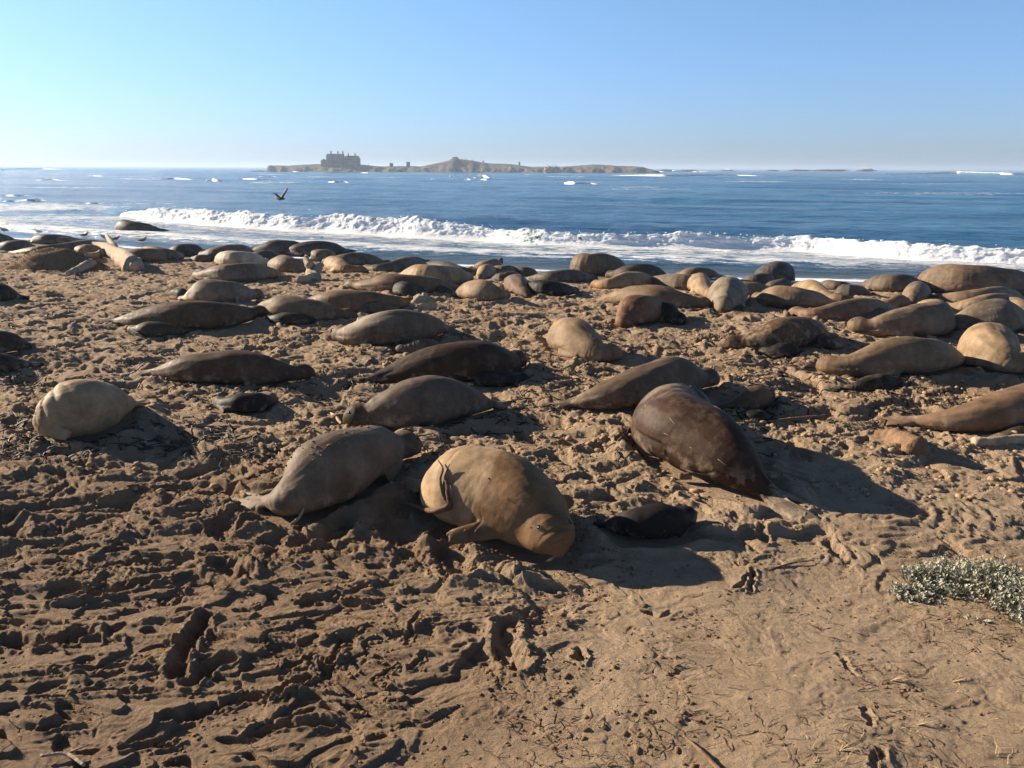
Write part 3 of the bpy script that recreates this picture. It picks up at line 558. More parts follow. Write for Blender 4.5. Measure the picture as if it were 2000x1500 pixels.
    litter = np.clip(.25+rough*.6+.5*noise(x*.9, y*.9, 83), 0, 1)
    wet = 1-sst(1.2, 5.2, v+.8*noise(x/2.5, y/6, 84))
    return z, damp, litter, wet
ang = np.concatenate([np.linspace(-180, -39, 46)[:-1], np.linspace(-39, 39, 880), np.linspace(39, 180, 46)[1:]])*math.pi/180
rs = [1.2]
while rs[-1] < 120:
    r_ = rs[-1]; st = (r_*r_+13)/(3.6*820)*.74
    if r_ > 7: st = min(st, .030+.0024*(r_-7))
    if r_ < 3.6: st = .05
    if r_ > 40: st = .11+(r_-40)*.05
    rs.append(r_+st)
rs = np.array([0.02]+rs)
A, RR = np.meshgrid(ang, rs); X = (np.sin(A)*RR).ravel(); Y = (np.cos(A)*RR).ravel()
z, damp, litter, wet = relief(X, Y)
nA = len(ang); nR = len(rs)
i = np.arange(nR-1)[:, None]*nA+np.arange(nA-1)[None, :]
F = np.stack([i, i+nA, i+nA+1, i+1], -1).reshape(-1, 4)
# the open sea side and far land: skirt ring
me = mesh_np('beach_sand', np.stack([X, Y, z], -1), F[:, ::-1])
attr(me, 'damp', damp); attr(me, 'litter', litter); attr(me, 'wet', wet)
tag(link('beach_sand', me, m_sand), kind='structure')
print('beach quads', len(F), nR)

# ------------------------------------------------------------------ sea
BRK = [at_plane(*p, SEA) for p in [(238,424),(330,432),(430,440),(560,449),(700,455),(900,466),(1080,477),(1180,481),(1300,484),(1450,487),(1600,494),(1800,510),(2000,520),(2300,540)]]
# (x along the crest, height m, foam amount)
BH = [.35, 1.0, 1.15, 1.2, 1.05, 1.25, 1.2, .8, .75, .85, .8, .9, .85, .8]
BF = [1, 1, 1, 1, 1, 1, .95, .66, .62, .88, .9, 1, 1, 1]
def sea_h(x, y):
    r = np.hypot(x, y); v = sea_v(x, y); u = x*.93-y*.36; w_ = x*.36+y*.93
    at = sst(2, 30, v)
    h = at*(.20*noise(u/34, w_/9, 201)+.28*noise(u/90, w_/30, 202))
    h = h+at*(.10*noise(u/6, w_/2.4, 203)*sst(320, 120, r)+.05*noise(u/2.6, w_/1.0, 204)*sst(130, 60, r))
    sw = np.maximum(0, np.sin(w_/19*2*math.pi/1.6+3*noise(u/120, w_/60, 205)))**3
    h = h+at*.28*sw
    h = h+.025*noise(u/1.5, w_/.9, 206)*sst(1, 6, v)*sst(90, 50, r)
    h = h+.035*noise(u/7, w_/3, 207)*(1-at)
    return h
bx = np.array([p.x for p in BRK]); by = np.array([p.y for p in BRK])
def brk_y(x): return np.interp(x, bx, by)
ang2 = np.concatenate([np.linspace(-110, -37, 60)[:-1], np.linspace(-37, 37, 620), np.linspace(37, 110, 60)[1:]])*math.pi/180
r2 = [24.]
while r2[-1] < 9000: r2.append(r2[-1]*1.0078 if r2[-1] < 1200 else r2[-1]*1.03)
r2 = np.array(r2)
A, RR = np.meshgrid(ang2, r2); X = (np.sin(A)*RR).ravel(); Y = (np.cos(A)*RR).ravel()
v = sea_v(X, Y); db = (Y-brk_y(X))*.9          # metres seaward of the breaker foot
Z = SEA+sea_h(X, Y)
ends = sst(-44, -37, X)
foam = np.zeros(len(X))
inner = sst(1.5, -.5, db)*sst(-1, 1, v)
foam += inner*(.50+.12*(1-ends)+.30*sst(-6, 0, db)*ends)
wash = np.exp(-((v-7.0-1.6*noise(X/7, X*0, 210))/1.5)**2); foam += .30*wash*inner
wash2 = np.exp(-((v-.5-.9*noise(X/4, X*0+3, 211))/.45)**2); foam += .62*wash2
foam -= .50*np.exp(-((v-3.0)/1.6)**2)
leftz = sst(-34, -46, X)*sst(150, 95, Y); foam = np.maximum(foam, leftz*(.42+.5*noise(X/16, Y/7, 212)))
foam = np.clip(foam, 0, 1.2)
foam = np.maximum(foam, .6*sst(.52, .62, noise(X/60+4, Y/16, 214)+.12*noise(X/6, Y/3, 215))*sst(110, 220, np.hypot(X, Y))*sst(1600, 500, np.hypot(X, Y)))
Z += inner*(.16*wash+.05)*sst(1, 5, v)
shallow = sst(9, 1, v)
nA = len(ang2); nR = len(r2); i = np.arange(nR-1)[:, None]*nA+np.arange(nA-1)[None, :]
F = np.stack([i, i+nA, i+nA+1, i+1], -1).reshape(-1, 4)
me = mesh_np('sea', np.stack([X, Y, Z], -1), F[:, ::-1]); attr(me, 'foam', foam); attr(me, 'shallow', shallow)
tag(link('sea', me, m_sea), kind='structure')
print('sea quads', len(F))

def wave(name, pts, hs, fs, nx, width, seed, kind='stuff', prof=None, rag=1.0):
    """a breaking crest: cross-section swept along pts"""
    P_, ln = catmull([Vector(p) for p in pts], nx)
    fr = np.linspace(0, len(pts)-1, nx); hh = np.interp(fr, np.arange(len(pts)), hs); ff = np.interp(fr, np.arange(len(pts)), fs)
    cs = [(-2.6, -.12), (-1.9, .02), (-1.5, .10), (-1.2, .22), (-1.0, .34), (-.85, .46), (-.72, .58), (-.6, .70), (-.5, .80), (-.38, .89), (-.25, .96), (-.1, 1.0), (.1, 1.0), (.35, .95), (.65, .85), (1.0, .70), (1.5, .50), (2.1, .28), (2.8, .08), (3.4, -.12)]
    ny = 44; cu = np.linspace(0, len(cs)-1, ny); cx = np.interp(cu, range(len(cs)), [q[0] for q in cs]); cz = np.interp(cu, range(len(cs)), [q[1] for q in cs])
    V = np.zeros((nx, ny, 3)); fm = np.zeros((nx, ny))
    px = np.array([(p.x, p.y) for p in P_]); t = np.gradient(px, axis=0); t /= np.linalg.norm(t, axis=1)[:, None]; nrm = np.stack([-t[:, 1], t[:, 0]], -1)
    nrm *= np.sign(nrm[:, 1])[:, None]
    s = np.linspace(0, ln, nx)
    S_, C_ = np.meshgrid(s, np.arange(ny), indexing='ij')
    k = hh[:, None]; wv = width*k
    lump = (fbm(S_/.9, cu[None, :]/2.2+0*S_, 4, seed, .6))*.075*k*rag*sst(.0, .4, cz)[None, :]
    lip = .07*k*fbm(S_/.55, 0*S_, 3, seed+9, .6)*sst(.7, 1, cz)[None, :]*rag
    off = cx[None, :]*wv*(.55)+.5*noise(s/5, s*0, seed+3)[:, None]*k-lump
    V[..., 0] = px[:, None, 0]+nrm[:, None, 0]*off; V[..., 1] = px[:, None, 1]+nrm[:, None, 1]*off
    V[..., 2] = SEA+cz[None, :]*k*(1+.22*noise(s/3.2, s*0+1, seed+4)+.12*noise(s/1.0, s*0+1, seed+6))[:, None]+lip+.4*lump
    front = sst(.35, -.1, cx)[None, :]
    fm[:] = ff[:, None]*(front*1.35)+(1-front)*(.9*sst(1.2, .3, cx)[None, :]*ff[:, None])
    fm[:] += .35*noise(s/2.5, s*0+2, seed+5)[:, None]*(ff[:, None] < .8)
    i = np.arange(nx-1)[:, None]*ny+np.arange(ny-1)[None, :]; F = np.stack([i, i+1, i+ny+1, i+ny], -1).reshape(-1, 4)
    me = mesh_np(name, V.reshape(-1, 3), F); attr(me, 'foam', np.clip(fm, 0, 1.3).ravel())
    o = link(name, me, m_foam); tag(o, kind=kind); return o
o = wave('breaking_wave', BRK, BH, BF, 1500, 1.0, 300)
o['label'] = 'long white breaker rolling toward the beach'
# splashes of spray on the crest
def blobs(name, cen, siz, mat, sub=1, squash=.8, seed=1):
    rg = np.random.default_rng(seed)
    t = (1+5**.5)/2; iv = np.array([(-1, t, 0), (1, t, 0), (-1, -t, 0), (1, -t, 0), (0, -1, t), (0, 1, t), (0, -1, -t), (0, 1, -t), (t, 0, -1), (t, 0, 1), (-t, 0, -1), (-t, 0, 1)])/1.9
    fi = np.array([(0, 11, 5), (0, 5, 1), (0, 1, 7), (0, 7, 10), (0, 10, 11), (1, 5, 9), (5, 11, 4), (11, 10, 2), (10, 7, 6), (7, 1, 8), (3, 9, 4), (3, 4, 2), (3, 2, 6), (3, 6, 8), (3, 8, 9), (4, 9, 5), (2, 4, 11), (6, 2, 10), (8, 6, 7), (9, 8, 1)])
    n_ = len(cen); q = rg.random((n_, 3))*6.28
    J = 1+.45*(rg.random((n_, 12, 1))-.5)
    V = iv[None]*J; c1, s1 = np.cos(q[:, 0]), np.sin(q[:, 0]); x = V[..., 0]*c1[:, None]-V[..., 1]*s1[:, None]; y = V[..., 0]*s1[:, None]+V[..., 1]*c1[:, None]
    st = 1+.7*rg.random(n_)
    c2, s2 = np.cos(q[:, 1]), np.sin(q[:, 1]); x = x*st[:, None]; X_ = x*c2[:, None]-y*s2[:, None]; Y_ = x*s2[:, None]+y*c2[:, None]
    V = np.stack([X_, Y_, V[..., 2]*squash], -1)*np.asarray(siz)[:, None, None]+np.asarray(cen)[:, None, :]
    F = (fi[None]+(np.arange(n_)*12)[:, None, None]).reshape(-1, 3)
    return link(name, mesh_np(name, V.reshape(-1, 3), F), mat)
path, ln = catmull(BRK, 800); cen = []; siz = []
for k in range(900):
    j = int(rng.random()*799); f = j/799*(len(BH)-1); h_ = np.interp(f, range(len(BH)), BH); fo_ = np.interp(f, range(len(BF)), BF)
    if rng.random() > fo_: continue
    p = path[j]; a = rng.random(); cen.append((p.x+rng.normal()*.1, p.y-.35+.55*a+rng.normal()*.1, SEA+h_*(.35+.68*a)+abs(rng.normal())*.07)); siz.append(.02+.045*rng.random()**2)
o = blobs('sea_spray', cen, siz, m_foam, seed=5); attr(o.data, 'foam', np.ones(len(o.data.vertices))*1.2); tag(o, kind='stuff')
# small distant whitecaps and reef breakers: (x0, x1, y, height px)
CAPS = [(-40,165,331,4), (290,400,351,5), (400,440,354,7), (455,540,351,4), (560,640,358,4), (640,682,357,6), (500,555,346,3), (925,962,347,7), (905,925,352,4), (930,966,352,3), (1088,1166,360,9),
 (1195,1500,344,7), (1270,1400,336,3), (1590,1742,332,8), (1730,2060,341,8), (1405,1440,333,4), (0,60,383,5), (30,92,392,5), (5,40,394,4), (70,130,352,4), (160,215,345,3), (560,595,336,2), (696,738,338,2), (1105,1130,337,2),
 (840,850,351,3), (876,892,345,3), (150,260,363,3), (240,330,357,2), (210,235,405,6), (160,200,398,4), (1180,1260,330,3), (1300,1380,334,3)]
for n_, (x0, x1, y0, hp) in enumerate(CAPS):
    m_ = 6; pts = []; hs = []
    for k in range(m_):
        f = k/(m_-1); p = at_plane(x0+(x1-x0)*f, y0+.12*hp*math.sin(k*1.7+n_), SEA); pts.append(p)
        hs.append(hp/ppm(p)*(.05+.72*math.sin(math.pi*min(1, f*.94+.04))**1.5)*(1.2-.75*f))
    wave('whitecap', pts, hs, [1.2]*m_, 90 if x1-x0 < 150 else 200, 1.0, 400+n_*13, rag=1.3)

# ------------------------------------------------------------------ island and its buildings
ISL = [(521,334),(524,323),(545,323),(560,323.5),(600,321),(626,320),(700,321),(715,322),(740,325),(765,324.5),(800,324),(820,325),(840,321),(860,317),(876,313),(884,309),(889,307.6),(896,310),(906,311.5),(922,313),(940,316.5),(958,319),(985,319.5),(1007,321),(1022,323.5),(1037,325.5),(1064,325.2),(1097,325.2),(1136,322.8),(1160,321),(1185,322),(1210,324),(1240,324.6),(1255,326),(1268,330),(1277,333),(1290,336.2)]
YI = 850.
nx = 420; ny = 46
def lerp_pts(L_, x): return np.interp(x, [p[0] for p in L_], [p[1] for p in L_])
pxs = np.linspace(519, 1292, nx); V = np.zeros((nx, ny, 3)); cl = np.zeros((nx, ny))
for a in range(nx):
    px = pxs[a]; top = at_dist(px, float(lerp_pts(ISL, px)), YI); ht = max(.15, top.z-SEA)
    g = 1+.06*math.sin(a*.7)
    for b in range(ny):
        f = b/(ny-1)                                       # 0 = front water edge, 1 = back
        yy = YI-26+f*95
        cliff = min(ht, 4.2+1.6*float(noise(a/9, 0.5, 7)))
        if f < .10: hh = -1.5+(cliff*.30+1.5)*(f/.10)
        elif f < .20: hh = cliff*(.30+.70*((f-.10)/.10)**.7)
        elif f < .45: hh = cliff+(ht-cliff)*(lambda t: t*t*(3-2*t))((f-.20)/.25)
        else: hh = ht*(1-((f-.45)/.55)**2*1.15)
        V[a, b] = (top.x*(yy/YI), yy, SEA+hh)
XX = V[..., 0]; YY = V[..., 1]
fq = np.linspace(0, 1, ny)[None, :]
V[..., 2] += (1.0*fbm(XX/9, YY/9, 4, 55)*sst(0, .08, fq)*(1-sst(.2, .42, fq)*.85))*np.minimum(1, (V[..., 2]-SEA+1)/3)
V[..., 1] += 5*fbm(XX/14, YY/40, 4, 56)*(1-sst(.15, .4, fq))
m_isl, n, B, N, L = M('island_ground'); c = coords(n)
geo = nd(n, 'ShaderNodeNewGeometry'); sep = nd(n, 'ShaderNodeSeparateXYZ'); L.new(geo.outputs['Normal'], sep.inputs[0])
steep = ramp(n, sep.outputs['Z'], [(.45, (1, 1, 1)), (.8, (0, 0, 0))])
grass = ramp(n, tnoise(n, c, .07, 6, .6), [(.35, (.095, .072, .048)), (.65, (.175, .13, .09))])
rock = ramp(n, tnoise(n, c, .16, 7, .7), [(.40, (.055, .045, .038)), (.58, (.10, .078, .062)), (.66, (.30, .24, .19))])
L.new(mix(n, steep, grass, rock), B.inputs['Base Color']); B.inputs['Roughness'].default_value = .95
L.new(bump(n, tnoise(n, c, .5, 7, .7), .9, 1.5), B.inputs['Normal'])
i = np.arange(nx-1)[:, None]*ny+np.arange(ny-1)[None, :]; F = np.stack([i, i+ny, i+ny+1, i+1], -1).reshape(-1, 4)
tag(link('island', mesh_np('island', V.reshape(-1, 3), F), m_isl), kind='structure')
def ix(px): return at_dist(px, 320, YI)
K = 1/ppm(at_dist(660, 320, YI))        # metres per photo pixel out there
def W(px, py, dy=0): return at_dist(px, py, YI+dy)
def empty(name, loc, rz=0):
    e = bpy.data.objects.new(name, None); col.objects.link(e); e.location = loc; e.rotation_euler = (0, 0, rz); return e
def gable(mb, x0, x1, y0, y1, z0, z1, over=.4, axis='x'):
    if axis == 'x':
        ym = (y0+y1)/2; V_ = [(x0-over, y0-over, z0), (x1+over, y0-over, z0), (x1+over, y1+over, z0), (x0-over, y1+over, z0), (x0-over, ym, z1), (x1+over, ym, z1)]
        mb.add(V_, [(0, 1, 5, 4), (2, 3, 4, 5), (0, 4, 3), (1, 2, 5), (0, 3, 2, 1)])
    else:
        xm = (x0+x1)/2; V_ = [(x0-over, y0-over, z0), (x1+over, y0-over, z0), (x1+over, y1+over, z0), (x0-over, y1+over, z0), (xm, y0-over, z1), (xm, y1+over, z1)]
        mb.add(V_, [(0, 1, 4), (2, 3, 5), (0, 4, 5, 3), (1, 2, 5, 4), (0, 3, 2, 1)])
hb = W(638, 321.5); hs = empty('stone_house', hb); tag(hs, 'abandoned two-storey house with gables and chimneys on the island', 'house')
def hx(px): return (px-638)*K
def hz(py): return (321.5-py)*K
w_ = MB(); w_.box(((hx(638)+hx(670))/2, 5, hz(309)/2-1), (hx(670)-hx(638), 10, hz(309)+2)); w_.build('wall', m_wall, hs, smooth=False)
w_ = MB(); w_.box(((hx(626)+hx(638))/2-.02, 5, hz(314.5)/2-1), (hx(638)-hx(626)-.04, 7, hz(314.5)+2)); w_.build('wall', m_wall, hs, smooth=False)
w_ = MB(); gable(w_, hx(638), hx(670), 0, 10, hz(309)+.01, hz(301)); rf = w_.build('roof', m_roof, hs, smooth=False)
w_ = MB(); gable(w_, hx(626), hx(637.4), 1.5, 8.5, hz(314.5)+.01, hz(311), .3, 'y'); w_.build('roof', m_roof, hs, smooth=False)
for a, b in ((641, 650), (652, 661)):
    w_ = MB(); w_.box(((hx(a)+hx(b))/2, -.8, hz(309)/2-1), (hx(b)-hx(a)-.4, 1.55, hz(309)+2)); w_.build('bay', m_wall, hs, smooth=False)
    w_ = MB(); gable(w_, hx(a), hx(b), -1.5, 3, hz(309)+.02, hz(303), .35, 'y'); w_.build('gable_roof', m_roof, hs, smooth=False)
for a in (645.5, 659.2, 668.5):
    w_ = MB(); w_.box((hx(a), 5.2, hz(301)), (1.1, 1.1, hz(297.8)*2-hz(301)*2+2)); w_.build('chimney', m_brick, rf, smooth=False)
wm = None
def window(par, x, y, z_, sx=1.1, sz=1.7):
    w_ = MB(); w_.box((x, y, z_), (sx, .12, sz)); w_.build('window', m_win, par, smooth=False)
for z_ in (hz(311.7), hz(317)):
    for a in (643.5, 647.5, 654.5, 658.5): window(hs, hx(a), -1.62, z_, 1.0, 1.9)
    for a in (664, 667.5): window(hs, hx(a), -.06, z_, 1.0, 1.9)
window(hs, hx(632), 1.42, hz(317.3), 1.2, 1.8)
# annex
h2 = empty('long_house', W(673, 321.5, 4)); tag(h2, 'long house with a big hipped roof right of the gabled one', 'house')
def hx(px): return (px-673)*K
w_ = MB(); w_.box(((hx(673)+hx(701))/2, 5, hz(312.5)/2-1), (hx(701)-hx(673), 10, hz(312.5)+2)); w_.build('wall', m_wall, h2, smooth=False)
w_ = MB(); x0, x1 = hx(673)-.4, hx(701)+.4
w_.add([(x0, -.4, hz(312.5)+.01), (x1, -.4, hz(312.5)+.01), (x1, 10.4, hz(312.5)+.01), (x0, 10.4, hz(312.5)+.01), (x0+1.0, 4, hz(304.5)), (x1-1.6, 4, hz(304.5)), (x1-1.6, 6, hz(304.5)), (x0+1.0, 6, hz(304.5))],
       [(0, 1, 5, 4), (1, 2, 6, 5), (2, 3, 7, 6), (3, 0, 4, 7), (4, 5, 6, 7), (0, 3, 2, 1)]); rf = w_.build('roof', m_roof, h2, smooth=False)
for a in (679.3, 692.7):
    w_ = MB(); w_.box((hx(a), 5, hz(302.7)), (1.1, 1.1, 3)); w_.build('chimney', m_brick, rf, smooth=False)
for a in (677, 681, 685.5, 690, 694, 698): window(h2, hx(a), -.06, hz(317), 1.1, 2.0)
# sheds, ruins, posts
def shed(px, py, wpx, hpx, label, roof=True, name='shed', dy=0, mat=None):
    p = W(px, py, dy); e = empty(name, p); tag(e, label, 'shed')
    w_ = MB(); w_.box((0, 2, hpx*K*.5-.5), (wpx*K, 4, hpx*K*(.8 if roof else 1)+1)); w_.build('wall', mat or m_shed, e, smooth=False)
    if roof: w_ = MB(); gable(w_, -wpx*K/2, wpx*K/2, 0, 4, hpx*K*.9+.02, hpx*K*1.15, .2); w_.build('roof', m_roof, e, smooth=False)
shed(764, 325.5, 6, 6, 'low dark hut on the flat of the island', True)
shed(797, 325, 6.5, 8.5, 'taller boxy dark hut, right of the low hut', False)
shed(944, 318, 3, 3.5, 'tiny white-sided hut on the slope right of the peak', True, mat=m_gull)
shed(1014.5, 321.5, 3, 5, 'narrow upright hut at the right foot of the hill', False)
LP = {903: 'leftmost dark post just right of the island peak', 909: 'second dark post right of the island peak', 913: 'third thicker post right of the island peak', 922: 'stout ruin stub on the slope right of the three posts', 720.5: 'thin post just right of the long house', 778: 'thin post between the low hut and the boxy hut', 1070: 'left one of three spikes on the yellowish island rock', 1078: 'middle one of three spikes on the yellowish island rock', 1083: 'right one of three spikes on the yellowish island rock'}
for px, py, hp, wd in ((903, 312.5, 4, 1.0), (909, 312.5, 4.5, 1.2), (913, 313.5, 4, 1.4), (922, 315, 4, 1.6), (720.5, 323, 4, .7), (778, 325, 3, .6), (1070, 326, 5.5, 1.2), (1078, 326, 5, 1.4), (1083, 326, 4.5, 1.0)):
    p = W(px, py, -1); e = MB(); r_ = wd*K*.5; e.tube([(0, 0, -1), (0, 0, hp*K*.6), (.1, 0, hp*K)], [r_, r_*.8, r_*.55], 6)
    o = e.build('ruined_post', m_shed, None, p); tag(o, LP[px], 'post', 'posts and ruin stubs on the island')
def rock(px, py, wpx, hpx, label, mat, dist=None, dy=-24, seed=1, cat='rock', grp=None):
    p = at_dist(px, py, (dist or YI)+dy) if dist or True else None
    s = 1/ppm(p); rg = np.random.default_rng(seed)
    bm = bmesh.new(); bmesh.ops.create_icosphere(bm, subdivisions=4, radius=1)
    co = np.array([v_.co[:] for v_ in bm.verts]); d = 1+.35*fbm(co[:, 0]*1.3+seed, co[:, 1]*1.3+co[:, 2]*1.7, 4, seed)+.25*np.abs(fbm(co[:, 2]*2.2+seed, co[:, 0]*2.2-co[:, 1], 3, seed+3))
    co = co*d[:, None]*np.array([wpx*s/2, wpx*s/2.4, hpx*s*.85]); co[:, 2] = np.where(co[:, 2] < 0, co[:, 2]*.4, co[:, 2])
    for v_, q in zip(bm.verts, co): v_.co = q
    me = bpy.data.meshes.new('rock'); bm.to_mesh(me); bm.free()
    me.polygons.foreach_set('use_smooth', np.full(len(me.polygons), True))
    o = link('rock', me, mat, None, p); tag(o, label, cat, grp); return o
rock(1071, 335.5, 17, 10, 'pale rock stack at the water line of the island, left of two', m_rock, seed=3)
rock(1086, 335, 17, 11, 'pale rock stack with yellowish face on the island shore', m_rock, seed=4)
rock(999, 334, 12, 8, 'small pale outcrop below the hill on the island shore', m_rock, seed=5)
rock(965, 334.5, 9, 5, 'low pale outcrop left of the striped outcrop on the island', m_rock, seed=6)
rock(530, 331, 12, 8, 'pale rock at the left tip of the island', m_rock, seed=8)
rock(600, 331, 11, 7, 'pale rock in the cliff below the house', m_rock, seed=9)
rock(888, 315, 15, 9, 'brown rocky knob on the peak of the island', m_cliff, dy=20, seed=10)
rock(505, 334.5, 22, 1.6, 'flat reef just left of the island', m_cliff, seed=11)
LR = ['low reef rock touching the right tip of the island', 'second low reef rock right of the island', 'small reef rock awash mid-right horizon', 'flat reef rock behind the right-hand surf line', 'widest reef rock at the right surf line', 'tallest reef rock farthest right near the horizon', 'short reef rock between the mid-right and right ones']
for k, (px, wd, h_) in enumerate(((1300, 24, 3.0), (1345, 30, 2.2), (1420, 26, 1.6), (1560, 40, 2.4), (1620, 60, 3), (1690, 34, 3.4), (1510, 20, 2))):
    rock(px, 333.5, wd, h_, LR[k], m_cliff, dist=1200, dy=0, seed=20+k, grp='reef rocks awash right of the island')

# ------------------------------------------------------------------ seals
def remesh(me, vox, sm=4):
    o = bpy.data.objects.new('tmp', me); col.objects.link(o)
    m = o.modifiers.new('r', 'REMESH'); m.mode = 'VOXEL'; m.voxel_size = vox; m.use_smooth_shade = True
    s_ = o.modifiers.new('s', 'SMOOTH'); s_.iterations = sm; s_.factor = .5
    dg = bpy.context.evaluated_depsgraph_get(); out = bpy.data.meshes.new_from_object(o.evaluated_get(dg))
    bpy.data.objects.remove(o); bpy.data.meshes.remove(me); return out
EYEM = None
def eye_mesh(r_):
    bm = bmesh.new(); bmesh.ops.create_uvsphere(bm, u_segments=14, v_segments=10, radius=r_); me = bpy.data.meshes.new('eye'); bm.to_mesh(me); bm.free()
    me.polygons.foreach_set('use_smooth', np.full(len(me.polygons), True)); return me
NS = 46; NRING = 26
def build_seal(o, idx):
    op = o.op; near = op.get('near', 0); rg = random.Random(idx*13+5)
    base = o.path[NS//2].copy(); Lq = o.L; Rm = o.R
    prof = o.prof*Rm
    path = [p.copy() for p in o.path]
    cen = []; hd = op.get('lift', 0)
    for k in range(NS):
        s = k/(NS-1); p = path[k].copy(); gz = max(float(zm(p.x, p.y)), SEA+.02); sink = .80
        p.z = gz+prof[k]*sink-.012+hd*max(0, 1-s/.16)**1.3
        if o.kind == S and not op.get('flat'): p.z += .04*Rm*math.exp(-((s-.12)/.06)**2)
        cen.append(p)
    T = [(cen[max(k-1, 0)]-cen[min(k+1, NS-1)]).normalized() for k in range(NS)]   # towards the nose
    SD = [t.cross(Vector((0, 0, 1))).normalized() for t in T]; UP = [SD[k].cross(T[k]).normalized() for k in range(NS)]
    mb = MB(); V = []
    for k in range(NS):
        s = k/(NS-1); r_ = prof[k]
        sag = .18*math.exp(-((s-o.pk)/.3)**2)
        for j in range(NRING):
            q = 2*math.pi*j/NRING; cx = math.cos(q); cz = math.sin(q)
            wd = 1.05+.16*max(0, -cz)+sag*.7*max(0, .4-cz); hh = .97 if cz > 0 else .80
            V.append(cen[k]+SD[k]*(cx*r_*wd)+UP[k]*(cz*r_*hh))
    F = [(k*NRING+j, k*NRING+(j+1) % NRING, (k+1)*NRING+(j+1) % NRING, (k+1)*NRING+j) for k in range(NS-1) for j in range(NRING)]
    nose = len(V); V.append(cen[0]+T[0]*prof[0]*.75); V.append(cen[-1]-T[-1]*prof[-1]*.5)
    F += [(nose, (j+1) % NRING, j) for j in range(NRING)]+[(nose+1, (NS-1)*NRING+j, (NS-1)*NRING+(j+1) % NRING) for j in range(NRING)]
    mb.add(V, F)
    vox = .013 if op.get('hero') else (.017 if near == 2 else (.022 if near else max(.022, o.dist*.0011)))
    if o.kind == P: vox = max(.012, vox*.65)
    th = max(.022 if o.kind == S else .014, vox*1.5)
    sc = min(1.15, Rm/.38) if o.kind == S else Rm/.2*.45
    def blade(root, d, nrm, ln, w0, w1, t0, droop=0, digits=0):
        d = d.normalized(); sd = d.cross(nrm).normalized(); nn = sd.cross(d).normalized(); m_ = 9; V = []
        ng = 14
        for a in range(m_):
            f = a/(m_-1); wd = (w0+(w1-w0)*f**.8)*(1 if f < .8 else math.sqrt(max(.05, 1-((f-.8)/.24)**2))); tt = t0*(1.25-.6*f)
            c_ = root+d*ln*f-Vector((0, 0, 1))*droop*f*f
            for j in range(ng):
                q = 2*math.pi*j/ng; lobes = 1+(.28*math.cos(q*1)*0)
                ed = 1-(.10*digits*abs(math.sin(math.cos(q)*math.pi*2.0)))*f
                V.append(c_+sd*math.cos(q)*wd*.5+nn*math.sin(q)*tt*ed+d*(digits*.05*ln*abs(math.cos(math.cos(q)*math.pi*2.2))*f**3))
        F = [(a*ng+j, a*ng+(j+1) % ng, (a+1)*ng+(j+1) % ng, (a+1)*ng+j) for a in range(m_-1) for j in range(ng)]
        F += [tuple(range(ng))[::-1], tuple((m_-1)*ng+j for j in range(ng))]
        mb.add(V, F)
    # fore flippers
    kf = int(NS*.27)
    for sg in (-1, 1):
        c_ = cen[kf]; r_ = prof[kf]
        root = c_+SD[kf]*sg*r_*.93-UP[kf]*r_*.22
        d = (-T[kf]*(.65+rg.random()*.4)+SD[kf]*sg*(.22+rg.random()*.2)-UP[kf]*(.25+.3*rg.random()))
        if op.get('hero') and sg == -1: d = -T[kf]*.4+SD[kf]*sg*1.0-UP[kf]*.22
        if op.get('hero') and sg == 1: d = -T[kf]*.4+SD[kf]*sg*1.0-UP[kf]*.22
        if op.get('pale_f') and sg == 1: root = c_+SD[kf]*sg*r_*.2+UP[kf]*r_*.80; d = -T[kf]*1+UP[kf]*.10+SD[kf]*.1
        blade(root-d.normalized()*.06*sc, d, SD[kf]*sg*.9+UP[kf]*.45, .46*sc, .22*sc, .15*sc, max(th, .03*sc), 0, 1)
    # hind flippers
    e = cen[-1]; t = -T[-1]; sd = SD[-1]
    hl = .52*sc*(1.25 if op.get('pale_h') else 1)
    for sg in (-1, 1):
        d = t*1.0+sd*sg*(.20+.2*rg.random())+Vector((0, 0, -.02+.08*rg.random()))
        blade(e-t*.12*sc+sd*sg*prof[-1]*.55, d, Vector((0, 0, 1))+sd*sg*.45, hl, .13*sc, .36*sc, th*1.1, .02, 1)
    me0 = mb.mesh('b'); me = remesh(me0, vox, 5 if near else 3)
    nv = len(me.vertices); co = np.zeros(nv*3, np.float32); me.vertices.foreach_get('co', co); co = co.reshape(-1, 3)
    no = np.zeros(nv*3, np.float32); me.vertices.foreach_get('normal', no); no = no.reshape(-1, 3)
    C_ = np.array([c_[:] for c_ in cen]); best = np.full(nv, 1e9); ks = np.zeros(nv, int)
    for k in range(NS):
        d = ((co-C_[k])**2).sum(1); m = d < best; best[m] = d[m]; ks[m] = k
    TT = np.array([t_[:] for t_ in T]); SS = np.array([t_[:] for t_ in SD]); UU = np.array([t_[:] for t_ in UP])
    rel = co-C_[ks]; al = (rel*TT[ks]).sum(1); s = ks/(NS-1)-al/Lq
    sx = (rel*SS[ks]).sum(1)/np.maximum(prof[ks], .03); ux = (rel*UU[ks]).sum(1)/np.maximum(prof[ks], .03)
    an = np.arctan2(ux, sx)
    disp = np.zeros(nv)
    sd_ = idx*3+500
    disp += Rm*((.04 if op.get('hero') else .075)*noise(s*4.5+sd_, an*.8, sd_)+(.010 if near == 2 else .026)*noise(s*9, an*2.2+sd_, sd_+1)+.004*noise(s*34, an*4+sd_, sd_+11))*sst(.06, .22, s)
    disp -= Rm*.03*np.exp(-((noise(s*6+1, an*.9+sd_, sd_+12))/.05)**2)*sst(.3, -.5, ux)*sst(.1, .3, s)
